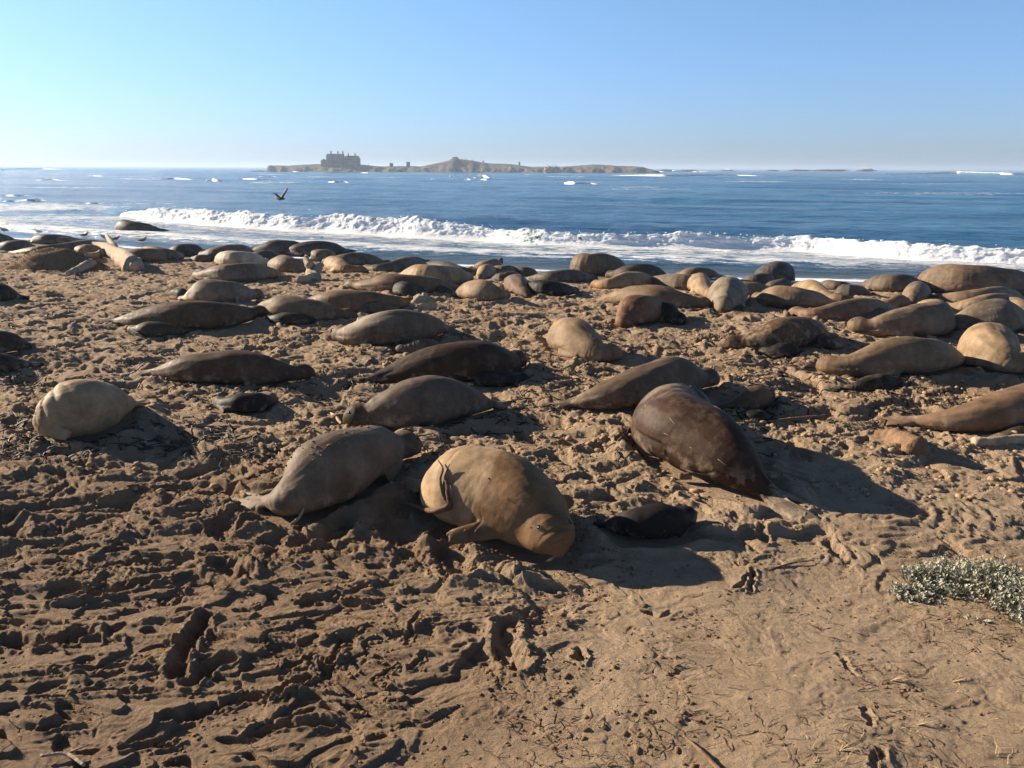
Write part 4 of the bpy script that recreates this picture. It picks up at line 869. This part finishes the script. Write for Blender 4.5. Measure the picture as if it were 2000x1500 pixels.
    # neck folds
    disp += Rm*(.002 if op.get('hero') else .008)*np.sin(s*Lq/(.11)*6.28+2*noise(an*1.2, s*9, sd_))*np.exp(-((s-.17)/.05)**2)*(.6+noise(an*1.5, s*4, sd_+2))
    if 'wr' in op:
        a0, a1, am, spc = op['wr']; m = sst(a0, a0+.06, s)*sst(a1, a1-.08, s)
        disp += am*m*np.sin(s*Lq/spc*6.28+6.0*noise(an*1.3, s*7, sd_+5)+2.2*noise(an*5, s*14, sd_+6))*np.clip(.45+1.3*noise(an*1.8, s*5, sd_+7), 0, 1.2)*sst(-.3, .3, ux)
    if o.kind == S and near:
        # brow, eye socket, cheek and muzzle
        es = .062 if not op.get('hero') else .072
        for sg in (-1, 1):
            g = np.exp(-((s-es)/.012)**2-((sx-sg*.62)/.22)**2)*(ux > .1); disp -= .010*g*min(1, Rm/.3)
            g = np.exp(-((s-es+.004)/.02)**2-((sx-sg*.52)/.25)**2-((ux-.80)/.2)**2); disp += .008*g
            g = np.exp(-((s-.018)/.014)**2-((sx-sg*.5)/.35)**2); disp += .010*g*(ux > -.5)
        disp -= .004*np.exp(-((s-.045)/.014)**2)*sst(0, .5, ux)
        disp -= .007*np.exp(-((ux+.34)/.09)**2)*sst(.045, .03, s)*sst(-.03, 0, s)
    co2 = co+no*disp[:, None]
    if o.kind == S:                                          # flatten what would be under the sand line a little outwards
        pass
    baseA = np.array(base[:]); me.vertices.foreach_set('co', (co2-baseA).astype(np.float32).ravel()); me.update()
    gz = zm(co2[:, 0], co2[:, 1]); hgt = co2[:, 2]-gz
    sandy = np.clip(sst(.30*Rm/.35, .03, hgt)*.9+.16+op.get('sandy', 0), 0, 1)
    pale = np.zeros(nv)
    if op.get('pale_h'): pale = np.maximum(pale, sst(.97, 1.04, s+.02*noise(an, s*30, 3))*.36)
    if op.get('pale_f'): pale = np.maximum(pale, np.exp(-((s-.28)/.13)**2)*sst(.35, .8, ux)*.9)
    if 'bull' in op and 'wr' in op: pale = np.maximum(pale, .32*sst(.1, .2, s)*sst(.6, .4, s)*sst(.2, .8, ux)*sst(-.1, .4, noise(an*2, s*14, 8)+.2)*1.0)
    if 'bright rump' in o.label or 'pale rump' in o.label: pale = np.maximum(pale, sst(.72, .9, s))
    
    dusky = np.zeros(nv)
    if op.get('hero'): dusky = .85*sst(.47, .43, s+.07*np.cos(an*1.3-.6)+.02*noise(an*2, s*8, 9))  # brown head and neck coat, with the body's own shadow arc painted in
    elif o.kind == S: dusky = (.25+.5*rg.random())*sst(.22, .04, s)
    if o.kind == S: dusky = np.maximum(dusky, sst(.025, .0, s)*1.0)
    if near and o.kind == S:
        for sg in (-1, 1): dusky = np.maximum(dusky, 1.0*np.exp(-((s-es)/.013)**2-((sx-sg*.66)/.26)**2)*(ux > 0))
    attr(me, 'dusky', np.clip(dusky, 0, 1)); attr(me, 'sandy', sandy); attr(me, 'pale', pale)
    me.polygons.foreach_set('use_smooth', np.full(len(me.polygons), True)); me.name = o.kind
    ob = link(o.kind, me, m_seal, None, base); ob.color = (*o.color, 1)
    tag(ob, o.label, 'elephant seal' if o.kind == S else 'seal pup', 'elephant seals resting on the beach' if o.kind == S else 'dark pups lying by the adult seals')
    # eyes and nostrils where the photo is large enough
    if near:
        es = .062 if not op.get('hero') else .072
        if o.kind == P: es = .10
        bv = BVHTree.FromObject(ob, bpy.context.evaluated_depsgraph_get()) if near else None
        k = es*(NS-1); k0 = int(k); c_ = cen[k0].lerp(cen[k0+1], k-k0); er = (.026 if o.kind == S else .017)*(.95 if op.get('hero') else 1)
        bpy.context.view_layer.update()
        for sg in (-1, 1):
            d = (SD[k0]*sg*.66+UP[k0]*.62+T[k0]*.15).normalized(); org = c_+d*1.0-base
            hit, nn, _, _ = bv.ray_cast(org, -d)
            if hit is None: continue
            e_ = link('eye', eye_mesh(er), m_eye, ob, hit-d*er*.55)
            if op.get('hero') or near == 2:
                rim = MB(); a_ = d.cross(T[k0]).normalized(); b_ = a_.cross(d).normalized()
                rim.tube([hit+d*er*.16+(a_*math.cos(q_)*.95+b_*math.sin(q_)*1.15)*er for q_ in np.linspace(0, 6.283, 15)], er*.14, 6)
                rim.build('eyelid', m_rim, ob)
        if op.get('hero') or near == 2:
            for sg in (-1, 1):
                d = (T[0]*1.0+SD[0]*sg*.35+UP[0]*.38).normalized(); hit, nn, _, _ = bv.ray_cast(cen[0]+d*.6-base, -d)
                if hit is not None:
                    nm = eye_mesh(.013); q_ = link('nostril', nm, m_nose, ob, hit-d*.006)
            wk = MB()
            for sg in (-1, 1):
                for a_ in range(7):
                    d = (T[0]*(.7-.07*(a_ % 3))+SD[0]*sg*(.6+.08*a_)+UP[0]*(.1-.15*(a_ % 3))).normalized(); hit, nn, _, _ = bv.ray_cast(cen[0]+d*.6-base, -d)
                    if hit is None: continue
                    e2 = hit+d*.03+SD[0]*sg*.05-UP[0]*.05; wk.tube([hit, (hit+e2)/2+UP[0]*.008, e2], [.0016, .0012, .0005], 3)
            if wk.v: tag(wk.build('whiskers', m_straw, ob), kind='stuff')
    return ob, cen, prof
m_rim = simple('eyelid_skin', (.07, .05, .038), .5, .3, .2, 40)
seal_obs = []
for idx, o in enumerate(SP):
    seal_obs.append(build_seal(o, idx))
print('seals', len(SP), sum(len(q[0].data.polygons) for q in seal_obs))
# clumps of sand stuck on two backs, pale scars on the big dark one
dg = bpy.context.evaluated_depsgraph_get()
def on_skin(ob, nrm_min, count, smin, smax, name, mat, seed, clus=0, cond=None):
    rg = np.random.default_rng(seed); me = ob.data; nv = len(me.vertices); co = np.zeros(nv*3, np.float32); me.vertices.foreach_get('co', co); co = co.reshape(-1, 3)
    no = np.zeros(nv*3, np.float32); me.vertices.foreach_get('normal', no); no = no.reshape(-1, 3)
    k = np.nonzero(no[:, 2] > nrm_min)[0]
    if clus: k = k[noise(co[k, 0]*3.3+seed, co[k, 1]*3.3, seed) > clus]
    if len(k) == 0: return
    k = rg.choice(k, count); s_ = smin+(smax-smin)*rg.random(count)**3
    o_ = blobs(name, co[k]+no[k]*s_[:, None]*.15, s_, mat, squash=.5, seed=seed); o_.parent = ob; tag(o_, kind='stuff')
on_skin(seal_obs[1][0], .45, 170, .004, .026, 'sand_clump', m_cloddamp, 3, clus=.12)
on_skin(seal_obs[0][0], .45, 34, .003, .012, 'sand_clump', m_cloddamp, 4)
m_scar = simple('scar_pale', (.36, .27, .21), .6, .2, .2, 30)
ob, cen, prof = seal_obs[9]; bv = BVHTree.FromObject(ob, dg); rg = random.Random(4)
for a in range(26):
    k = rg.randint(8, 38); T_ = (cen[k-1]-cen[k+1]).normalized(); SDv = T_.cross(Vector((0, 0, 1))).normalized(); th = rg.uniform(.3, 2.9)
    d = (SDv*math.cos(th)+Vector((0, 0, 1))*math.sin(th)).normalized(); ln = rg.uniform(.03, .13); sl = rg.uniform(-.8, .8); pts = []
    for f in (0, .33, .66, 1):
        d2 = (d+SDv*(f-.5)*ln*2.0*sl).normalized(); hit, nn, _, _ = bv.ray_cast(cen[k]+T_*(f-.5)*ln+d2*2-ob.location, -d2)
        if hit is None: break
        pts.append(hit)
    if len(pts) == 4: s_ = MB(); s_.tube(pts, [.001, .003, .003, .001], 5); s_.build('scar', m_scar, ob)

# ------------------------------------------------------------------ things lying on the sand
m_twig2 = simple('grey_brown_twig', (.12, .07, .042), .8, .2, .4, 14, .5, .01)
def gz1(x, y): return float(relief(np.array([x]), np.array([y]))[0][0])
def ground(px, py):
    p = gp(px, py); p.z = gz1(p.x, p.y); return p
def knotty(mb, pts, rad, n=10, rough=.12, seed=0, flat=1.0):
    """a gnarled branch or log"""
    P_, ln = catmull([Vector(p) for p in pts], max(8, len(pts)*7)); m_ = len(P_); rr = np.interp(np.linspace(0, 1, m_), np.linspace(0, 1, len(rad)), rad)
    V = []; u0 = Vector((0, 0, 1))
    for i_, p in enumerate(P_):
        t = (P_[min(i_+1, m_-1)]-P_[max(i_-1, 0)]).normalized(); u = u0 if abs(t.z) < .9 else Vector((1, 0, 0)); a = t.cross(u).normalized(); b = a.cross(t).normalized()
        for k in range(n):
            q = 2*math.pi*k/n; d = 1+rough*(float(noise(np.array([q*2.2+seed]), np.array([i_*.35+seed]), seed)[0])*2+.7*math.sin(q*3+seed))
            V.append(p+a*math.cos(q)*rr[i_]*d+b*math.sin(q)*rr[i_]*d*flat)
    F = [(i_*n+k, i_*n+(k+1) % n, (i_+1)*n+(k+1) % n, (i_+1)*n+k) for i_ in range(m_-1) for k in range(n)]+[tuple(range(n))[::-1], tuple((m_-1)*n+k for k in range(n))]
    mb.add(V, F)
def put(mb, name, mat, label, cat, grp=None, smooth=True):
    c_ = Vector(np.array(mb.v).mean(0)); c_.z = min(v_[2] for v_ in mb.v); mb.v = [tuple(Vector(v_)-c_) for v_ in mb.v]
    o = mb.build(name, mat, None, c_, smooth); tag(o, label, cat, grp); return o
def up(p, h): return Vector((p.x, p.y, p.z+h))
def wood(name, mat, label, branches, cat='driftwood', grp=None, seed=0):
    """branches: list of (list of (px,py,height m), radii m)"""
    mb = MB()
    for b, (pts, rad) in enumerate(branches):
        knotty(mb, [up(gp(x, y), h) for x, y, h in pts], rad, 10 if max(rad) < .05 else 14, .14, seed+b*5)
    return put(mb, name, mat, label, cat, grp)
wood('driftwood_log', m_wood, 'big gnarled pale driftwood log with stubs, left background', [
 ([(262,532,.22),(245,518,.30),(225,508,.34),(205,500,.42),(175,496,.45)], [.34,.36,.28,.26,.16]), ([(232,512,.35),(220,498,.62),(212,488,.80)], [.2,.15,.10]),
 ([(205,505,.3),(190,505,.15),(172,512,.3)], [.2,.15,.1]), ([(258,530,.1),(268,533,.25),(272,530,.4)], [.25,.2,.12])], seed=3)
wood('driftwood_log', m_wood, 'rounded brown log end poking out below the big gnarled log', [([(132,541,.10),(155,534,.14),(180,524,.18)], [.08,.15,.18])], seed=8)
wood('tree_stump', m_wood, 'dark rooty stump standing among the seals, left of centre', [
 ([(612,548,.0),(610,545,.3),(604,544,.62)], [.30,.22,.16]), ([(612,546,.15),(622,546,.38),(630,546,.6)], [.2,.15,.1]), ([(608,548,.1),(595,552,.1),(585,556,.15)], [.16,.13,.12]), ([(606,546,.5),(600,544,.7),(602,544,.82)], [.12,.13,.08])], 'stump', seed=12)
rock(828, 605, 46, 34, 'sand-coloured pointed rock beside the brown seal with reddish head', m_rock2 := simple('sandy_rock', (.36,.28,.19), .95, .1, .2, 5, .7, .05), dist=None, dy=-YI+gp(828,607).y+.2, seed=31)
wood('driftwood_log', m_wood2, 'thick split log half buried, casting a shadow, lower right', [([(1712,858,.02),(1740,866,.07),(1770,882,.10),(1790,895,.12)], [.10,.14,.15,.15])], seed=41)
wood('driftwood_log', m_wood, 'short pale log under the dark pup at the right edge', [([(1900,872,.06),(1945,872,.07),(1990,868,.07),(2040,864,.07)], [.075,.08,.08,.07])], seed=43)
wood('driftwood_stick', m_straw, 'orange-brown round stick leaning at the right edge', [([(1978,862,.10),(2000,850,.16),(2040,835,.22)], [.05,.05,.045])], seed=45)
wood('driftwood_stick', m_wood2, 'brown stick in the sand right of the huge scarred seal', [([(1500,828,.03),(1540,826,.05),(1585,822,.05),(1622,818,.05)], [.02,.03,.032,.022])], seed=47)
wood('driftwood_stick', m_wood2, 'stubby brown wood piece on the sand left of the huge seal', [([(1326,936,.04),(1350,937,.05)], [.045,.045])], seed=48)
HB = BVHTree.FromObject(seal_obs[0][0], dg); HO = seal_obs[0][0].location
def onhero(px, py, off=.022):
    d = ray(px, py); hit, nn, _, _ = HB.ray_cast(Vector((0, 0, CAMZ))-HO, d)
    return (hit+HO+nn*off) if hit is not None else at_dist(px, py, 7.9)
BP_ = [onhero(846, 996), onhero(882, 988, .03)]
def twigs(brs, *a, **k):
    mb = MB()
    for b, (pts, rad) in enumerate(brs): knotty(mb, pts, rad, 8, .14, 51+b*5)
    return put(mb, *a)
Yt = 7.6
twigs([([up(gp(752,962), .06), up(gp(772,986), .05), up(gp(805,994), .05), BP_[0], BP_[1]], [.014,.022,.024,.028,.034]),
 ([BP_[1], onhero(868,968), onhero(863,938), onhero(868,918,.03), onhero(862,904,.05)], [.024,.018,.014,.011,.005]),
 ([BP_[1], onhero(876,966), onhero(875,945), onhero(870,934), onhero(882,911,.05)], [.020,.015,.012,.010,.004]),
 ([up(gp(800,990), .05), up(gp(790,985), .14)], [.012,.004])], 'driftwood_branch', m_twig2, 'pale forked branch with upright prongs against the big tan seal', 'branch')
wood('driftwood_stick', m_wood, 'pale claw-shaped stick in front of the sand-clumped seal', [([(568,1032,.04),(585,1024,.08),(598,1016,.17)], [.014,.016,.008]), ([(600,1030,.03),(614,1038,.02)], [.01,.006])], 'branch', seed=53)
wood('driftwood_stick', m_straw, 'short pale plank by the nose of the grey seal', [([(646,812,.04),(656,822,.06),(668,832,.03)], [.02,.035,.02])], seed=55)
wood('driftwood_stick', m_wood2, 'dark diagonal stick at the bottom edge, right of centre', [([(1335,1440,.01),(1365,1470,.02),(1400,1505,.02),(1430,1540,.02)], [.006,.012,.013,.012])], seed=57)
wood('driftwood_branch', m_wood, 'forked twig half buried at the bottom left', [([(80,1482,.02),(130,1478,.02),(165,1500,.02)], [.008,.012,.01]), ([(130,1478,.02),(175,1462,.03)], [.008,.004])], 'branch', seed=58)
wood('driftwood_stick', m_twig, 'thin stick lying by the dark pup in front of the long grey-tan seal', [([(1500,1118,.02),(1540,1105,.02),(1590,1098,.02)], [.005,.007,.004])], seed=59)
# thin litter: twigs, straw and seaweed as scattered strands
def strands(name, n_, region, lmin, lmax, rmin, rmax, mat, seed, label, curl=.5, rise=.02, keep=None):
    rg = np.random.default_rng(seed); V = []; F = []
    px = region[0]+(region[1]-region[0])*rg.random(n_*3); py = region[2]+(region[3]-region[2])*rg.random(n_*3)
    P_ = np.array([gp(a, b)[:2] for a, b in zip(px, py)])
    if keep is not None: P_ = P_[keep(P_[:, 0], P_[:, 1], rg)]
    P_ = P_[:n_]; n_ = len(P_); m_ = 5
    a0 = rg.random(n_)*6.28; ln = lmin+(lmax-lmin)*rg.random(n_)**2; rd = rmin+(rmax-rmin)*rg.random(n_); cu = (rg.random(n_)-.5)*curl*4; rs_ = rise*rg.random(n_)
    pts = np.zeros((n_, m_, 3)); x = P_[:, 0].copy(); y = P_[:, 1].copy()
    for k in range(m_):
        pts[:, k, 0] = x; pts[:, k, 1] = y; an_ = a0+cu*k/m_+.3*rg.normal(size=n_); x = x+np.cos(an_)*ln/(m_-1); y = y+np.sin(an_)*ln/(m_-1)
    zz = relief(pts[..., 0].ravel(), pts[..., 1].ravel())[0].reshape(n_, m_)
    # a stiff twig bridges the bumps
    ends = np.linspace(0, 1, m_)[None]; st = zz[:, :1]*(1-ends)+zz[:, -1:]*ends; zz = np.maximum(zz, st)*.7+zz*.3
    pts[..., 2] = zz+rd[:, None]*.7+rs_[:, None]*np.sin(ends*2.4)
    t = np.gradient(pts, axis=1); t /= np.linalg.norm(t, axis=2, keepdims=True)+1e-9
    sd = np.stack([-t[..., 1], t[..., 0], 0*t[..., 0]], -1); sd /= np.linalg.norm(sd, axis=2, keepdims=True)+1e-9; uu = np.cross(sd, -t)
    tap = np.array([1, .95, .8, .6, .25])[None, :, None]; VV = np.zeros((n_, m_, 3, 3))
    for j in range(3):
        q = 2*math.pi*j/3; VV[:, :, j] = pts+(sd*math.cos(q)+uu*math.sin(q))*rd[:, None, None]*tap
    b = (np.arange(n_)*m_*3)[:, None, None]; k = (np.arange(m_-1)*3)[None, :, None]; j = np.arange(3)[None, None]; j2 = (j+1) % 3
    F = np.stack([b+k+j, b+k+j2, b+k+3+j2, b+k+3+j], -1).reshape(-1, 4)
    o = link(name, mesh_np(name, VV.reshape(-1, 3), F), mat); tag(o, label, kind='stuff'); return o
def free(X, Y):                           # not under an animal
    ok = np.ones(len(X), bool)
    for o in SP:
        P2 = np.array([(p.x, p.y) for p in o.path[::6]]); Rr = o.prof[::6]*o.R*.95
        for (a, b), r_ in zip(P2, Rr): ok &= np.hypot(X-a, Y-b) > r_
    return ok
cl = lambda s, th, sc=1.1: (lambda X, Y, rg: free(X, Y) & (noise(X*sc, Y*sc, s) > th) & (sea_v(X, Y) < -4))
strands('twig_litter', 520, (1000,2050,1080,1500), .04, .20, .0016, .004, m_twig, 61, 'dark twigs scattered over the smooth sand', keep=cl(61, -.05))
strands('dry_straw', 150, (1100,2050,1180,1500), .06, .26, .0012, .0028, m_straw, 62, 'pale dry grass stems on the sand', .8, .05, keep=cl(62, .08, .9))
strands('plant_litter', 160, (1740,2050,1150,1260), .04, .16, .0015, .003, m_twig, 66, 'dead stems round the silver-leaved plants', keep=lambda X, Y, rg: X > -99)
strands('twig_litter', 500, (0,1100,900,1500), .03, .12, .0016, .004, m_twig, 63, 'dark twig bits in the churned sand', keep=cl(63, 0))
strands('seaweed_litter', 2600, (0,2000,545,900), .08, .38, .006, .018, m_kelp, 64, 'dark seaweed and stick litter between the seals', 1.2, .03, keep=cl(64, -.02, .55))
strands('straw_litter', 420, (0,2000,560,900), .06, .30, .003, .008, m_wood, 65, 'pale stick litter between the seals', .6, .03, keep=cl(65, 0, .6))
LT = ['straw wisp nearest the bottom edge, lower right', 'straw wisp below the left end of the silver plants', 'straw wisp right of the two central wisps, below the silver plants', 'straw wisp close to the right edge below the plants', 'left one of two straw wisps side by side', 'right one of two straw wisps side by side', 'straw wisp midway between the plants and the bottom edge', 'small straw wisp farthest left on the smooth sand']
for k, (px, py) in enumerate(((1640,1470),(1800,1300),(1860,1330),(1960,1290),(1740,1330),(1780,1320),(1790,1420),(1600,1230))):   # straw tufts
    mb = MB(); p = ground(px, py); rg = random.Random(k)
    for a in range(rg.randint(7, 13)):
        an_ = rg.uniform(-1, 1)+(2.6 if k % 2 else .4); ln = rg.uniform(.08, .24); e = p+Vector((math.cos(an_)*ln, math.sin(an_)*ln*.6, rg.uniform(.005, .05))); mb.tube([p, (p+e)/2+Vector((0, 0, rg.uniform(.01, .04))), e], [.0022, .0018, .0007], 3)
    put(mb, 'dry_grass_tuft', m_straw, LT[k], 'grass tuft', 'wisps of dry grass on the lower right sand')
# crumbs and clods
def clods(name, n_, reg, smin, smax, mat, seed, th, label):
    rg = np.random.default_rng(seed); X = reg[0]+(reg[1]-reg[0])*rg.random(n_*4); Y = reg[2]+(reg[3]-reg[2])*rg.random(n_*4)
    k = free(X, Y) & (fbm(X*1.3, Y*1.3, 3, seed) > th) & (np.abs(X) < Y*.72+.6); X = X[k][:n_]; Y = Y[k][:n_]
    s_ = smin+(smax-smin)*rg.random(len(X))**3.5; z_ = relief(X, Y)[0]
    o = blobs(name, np.stack([X, Y, z_+s_*.1], -1), s_, mat, squash=.65, seed=seed); tag(o, label, kind='stuff')
clods('sand_crumbs', 6000, (-5, 1.2, 3.6, 9.5), .003, .022, m_cloddamp, 71, 0.0, 'crumbs of damp churned sand in the left foreground')
clods('sand_crumbs', 3500, (-1, 6.5, 3.6, 10), .003, .016, m_cloddamp, 72, .12, 'small dark crumbs on the right-hand sand')
clods('sand_crumbs', 5000, (-10, 11, 8.5, 18), .01, .055, m_clod, 73, .0, 'lumps of dry sand among the nearer seals')
# hummock with dry grass, upper left
mb = MB(); c_ = gp(108, 522); V = []; F = []
nn_ = 40; X_, Y_ = np.meshgrid(np.linspace(-1, 1, nn_), np.linspace(-1, 1, nn_)); rr = np.hypot(X_, Y_); Z_ = .72*np.clip(1-rr**2.2, -.2, 1)**.6 if False else .80*(np.cos(np.clip(rr, 0, 1)*math.pi)*.5+.5)**.6-.08
Z_ = Z_+.07*fbm(X_*3, Y_*3, 4, 5)*(rr < 1); i = np.arange(nn_-1)[:, None]*nn_+np.arange(nn_-1)[None]; F = np.stack([i, i+1, i+nn_+1, i+nn_], -1).reshape(-1, 4)
hum = empty('grassy_hummock', c_); tag(hum, 'dark tufted sand hummock at the upper left, behind it brown seals', 'hummock')
hm = mesh_np('mound', np.stack([X_.ravel()*2.0, Y_.ravel()*1.3, Z_.ravel()], -1), F); link('mound', hm, m_cloddamp, hum)
mb = MB(); rg = random.Random(9)
for k in range(1400):
    a = rg.uniform(0, 6.28); q = rg.random()**.5*.92; x, y = math.cos(a)*q, math.sin(a)*q; z_ = .80*(math.cos(q*math.pi)*.5+.5)**.6-.08; p = Vector((x*2.0, y*1.3, z_)); e = p+Vector((rg.uniform(-.12, .12)+x*.05, y*.12-.05, rg.uniform(-.06, .16)))
    s_ = Vector((rg.uniform(.006, .014), 0, 0)); mb.add([p-s_, p+s_, e], [(0, 1, 2)])
tag(mb.build('grass', m_tuft, hum), kind='stuff')

# silver-leaved beach plants, lower right
def plant(px, py, rx, ry, hgt, nst, label, seed):
    p0 = ground(px, py); root = empty('silver_beach_plant', p0); tag(root, label, 'plant'); rg = random.Random(seed); st = MB(); V = []; F = []
    for k in range(nst):
        a = rg.uniform(0, 6.283); q = rg.random()**.55; bx_, by_ = math.cos(a)*q*rx, math.sin(a)*q*ry; zg = float(zm(p0.x+bx_, p0.y+by_))-p0.z
        b0 = Vector((bx_*.9, by_*.9, zg-.01)); hh = hgt*(.35+.65*rg.random())*(1.1-.5*q); lean = Vector((rg.uniform(-.06, .06)+bx_*.08, rg.uniform(-.06, .06), 0)); b1 = b0+lean+Vector((0, 0, hh)); st.tube([b0, (b0+b1)/2+lean*.2, b1], [.003, .0025, .0015], 4)
        nl = rg.randint(9, 14)
        for j in range(nl):
            f = .15+.85*(j+1)/nl; c1 = b0.lerp(b1, f); an_ = j*2.4+rg.random(); ti = rg.uniform(.1, 1.1) if f < .8 else rg.uniform(.5, 1.35); ln = rg.uniform(.026, .052)*(1.15-.3*f); d = Vector((math.cos(an_)*math.cos(ti), math.sin(an_)*math.cos(ti), math.sin(ti))); sd = d.cross(Vector((0, 0, 1))).normalized(); nn = sd.cross(d).normalized(); wd = ln*rg.uniform(.28, .42)
            b = len(V); e = c1+d*ln
            # lobed leaf, folded along its rib
            V += [c1, c1+d*ln*.35+sd*wd*.75+nn*ln*.06, c1+d*ln*.5+sd*wd*.45+nn*ln*.03, c1+d*ln*.72+sd*wd*.8+nn*ln*.02, e-nn*ln*.08, c1+d*ln*.72-sd*wd*.8+nn*ln*.02, c1+d*ln*.5-sd*wd*.45+nn*ln*.03, c1+d*ln*.35-sd*wd*.75+nn*ln*.06, c1+d*ln*.55-nn*ln*.04]
            F += [(b, b+1, b+2, b+8), (b+2, b+3, b+4, b+8), (b+4, b+5, b+6, b+8), (b+6, b+7, b, b+8)]
    for k in range(nst//9):
        a = rg.uniform(0, 6.283); b0 = Vector((math.cos(a)*rx*rg.uniform(.5, 1.05), math.sin(a)*ry*rg.uniform(.5, 1.05), 0)); e = b0+Vector((rg.uniform(-.12, .12)+math.cos(a)*.08, rg.uniform(-.1, .1), rg.uniform(.02, hgt*1.25))); st.tube([b0, (b0+e)/2+Vector((0, 0, .015)), e], [.0028, .0022, .001], 4)
    st.build('stem', m_twig, root)
    tag(link('leaves', mesh_np('leaves', [tuple(v_) for v_ in V], F, False), m_leaf, root), kind='stuff')
plant(1905, 1150, .66, .44, .24, 460, 'broad patch of silver-leaved beach plant, lower right', 1)
plant(1995, 1190, .34, .46, .26, 360, 'taller silver-leaved plant clump at the right edge', 2)
plant(1785, 1165, .22, .20, .11, 70, 'thin left fringe of the silver-leaved plants', 3)
plant(1900, 1215, .13, .06, .03, 14, 'few flat silver leaves on the sand below the plant patch', 4)

# ------------------------------------------------------------------ birds
def gull(p, head, sz, body, wing, label, hd=None):
    e = empty('gull', p, head); tag(e, label, 'gull', 'gulls standing near the water line'); s = sz
    mb = MB(); mb.tube([(-.26*s, 0, .20*s), (-.16*s, 0, .215*s), (-.05*s, 0, .22*s), (.06*s, 0, .235*s), (.13*s, 0, .28*s), (.16*s, 0, .345*s), (.19*s, 0, .37*s), (.225*s, 0, .368*s)], [.012*s, .045*s, .078*s, .075*s, .05*s, .038*s, .04*s, .018*s], 10); mb.build('body', body, e)
    mb = MB(); mb.tube([(.225*s, 0, .366*s), (.27*s, 0, .355*s)], [.012*s, .004*s], 6); mb.build('bill', m_beak, e)
    for sg in (-1, 1):
        mb = MB(); mb.tube([(.08*s, sg*.055*s, .25*s), (-.06*s, sg*.07*s, .25*s), (-.2*s, sg*.04*s, .225*s), (-.33*s, sg*.015*s, .20*s)], [.02*s, .05*s, .035*s, .006*s], 8, .5); mb.build('wing', wing, e)
        mb = MB(); mb.tube([(0, sg*.03*s, .17*s), (.005*s, sg*.03*s, 0), (.05*s, sg*.03*s, .003*s)], [.008*s, .006*s, .006*s], 5); mb.build('leg', m_beak, e)
for px, py, hd, b_, w_, lb in ((75,459,2.9,m_gull,m_gullg,'white gull with grey wings standing at the surf edge, far left'), (10,449,.2,m_gull,m_gulld,'pale gull perched at the left edge, upper of two'), (9,459,3.3,m_gulld,m_gulld,'brown gull on the seal at the left edge, lower of two'),
    (166,466,.2,m_gulld,m_gulld,'small dark gull behind the big brown seal'), (203,470,2.9,m_gullg,m_gulld,'dark gull facing left, first of the trio near the lone seal'), (217,465,.3,m_gull,m_gulld,'rear gull of the trio near the lone seal'), (227,474,.5,m_gulld,m_gulld,'dark gull with lowered tail, right of the trio'), (279,477,.1,m_gulld,m_gulld,'brown gull standing below the lone dark seal, facing right')):
    p = ground(px, py)
    if py < 461 and px < 40: p = p+Vector((0, 0, .1))
    gull(p, hd, 1.15, b_, w_, lb)
m_black = simple('cormorant_black', (.02, .02, .022), .6, .2, .2)
p = at_dist(548, 388, 34); e = empty('flying_gull', p, 2.6); tag(e, 'dark bird flying low over the sea with raised wings', 'bird')
mb = MB(); mb.tube([(-.24, 0, 0), (-.1, 0, .0), (.02, 0, .0), (.14, 0, .01), (.22, 0, .02), (.27, 0, .01)], [.02, .05, .075, .05, .04, .01], 10); mb.build('body', m_black, e)
for sg, tip in ((-1, (-.10, -.34, .42)), (1, (-.02, .46, .22))):
    mb = MB(); r0 = Vector((.02, sg*.04, .03)); mid = Vector((.05, sg*.24, .20)); tp = Vector(tip); Vv = []
    for p_, cw_ in ((r0, .20), (r0.lerp(mid, .5), .19), (mid, .17), (mid.lerp(tp, .5), .12), (tp, .02)):
        Vv += [p_+Vector((cw_*.4, 0, .008)), p_+Vector((0, 0, .016)), p_-Vector((cw_*.6, 0, 0)), p_+Vector((0, 0, -.006))]
    Ff = [(a*4+j, a*4+(j+1) % 4, (a+1)*4+(j+1) % 4, (a+1)*4+j) for a in range(4) for j in range(4)]+[(3, 2, 1, 0), (16, 17, 18, 19)]
    mb.add(Vv, Ff); mb.build('wing', m_black, e)

# ------------------------------------------------------------------ sea haze
HAZE = 0.00032
bm = bmesh.new(); bmesh.ops.create_cube(bm, size=1); me = bpy.data.meshes.new('haze'); bm.to_mesh(me); bm.free()
x_ = 10500
for v_ in me.vertices: v_.co = (v_.co.x*2*x_, v_.co.y*2*x_, -16 if v_.co.z < 0 else 24)
mh = bpy.data.materials.new('haze'); mh.use_nodes = True; n = mh.node_tree; n.nodes.clear(); out = n.nodes.new('ShaderNodeOutputMaterial')
pv = n.nodes.new('ShaderNodeVolumePrincipled'); pv.inputs['Color'].default_value = (.62, .78, 1.0, 1); pv.inputs['Density'].default_value = HAZE; pv.inputs['Anisotropy'].default_value = .2
n.links.new(pv.outputs[0], out.inputs['Volume'])
if HAZE > 0: tag(link('haze', me, mh), kind='stuff')
scene.render.engine = 'CYCLES'
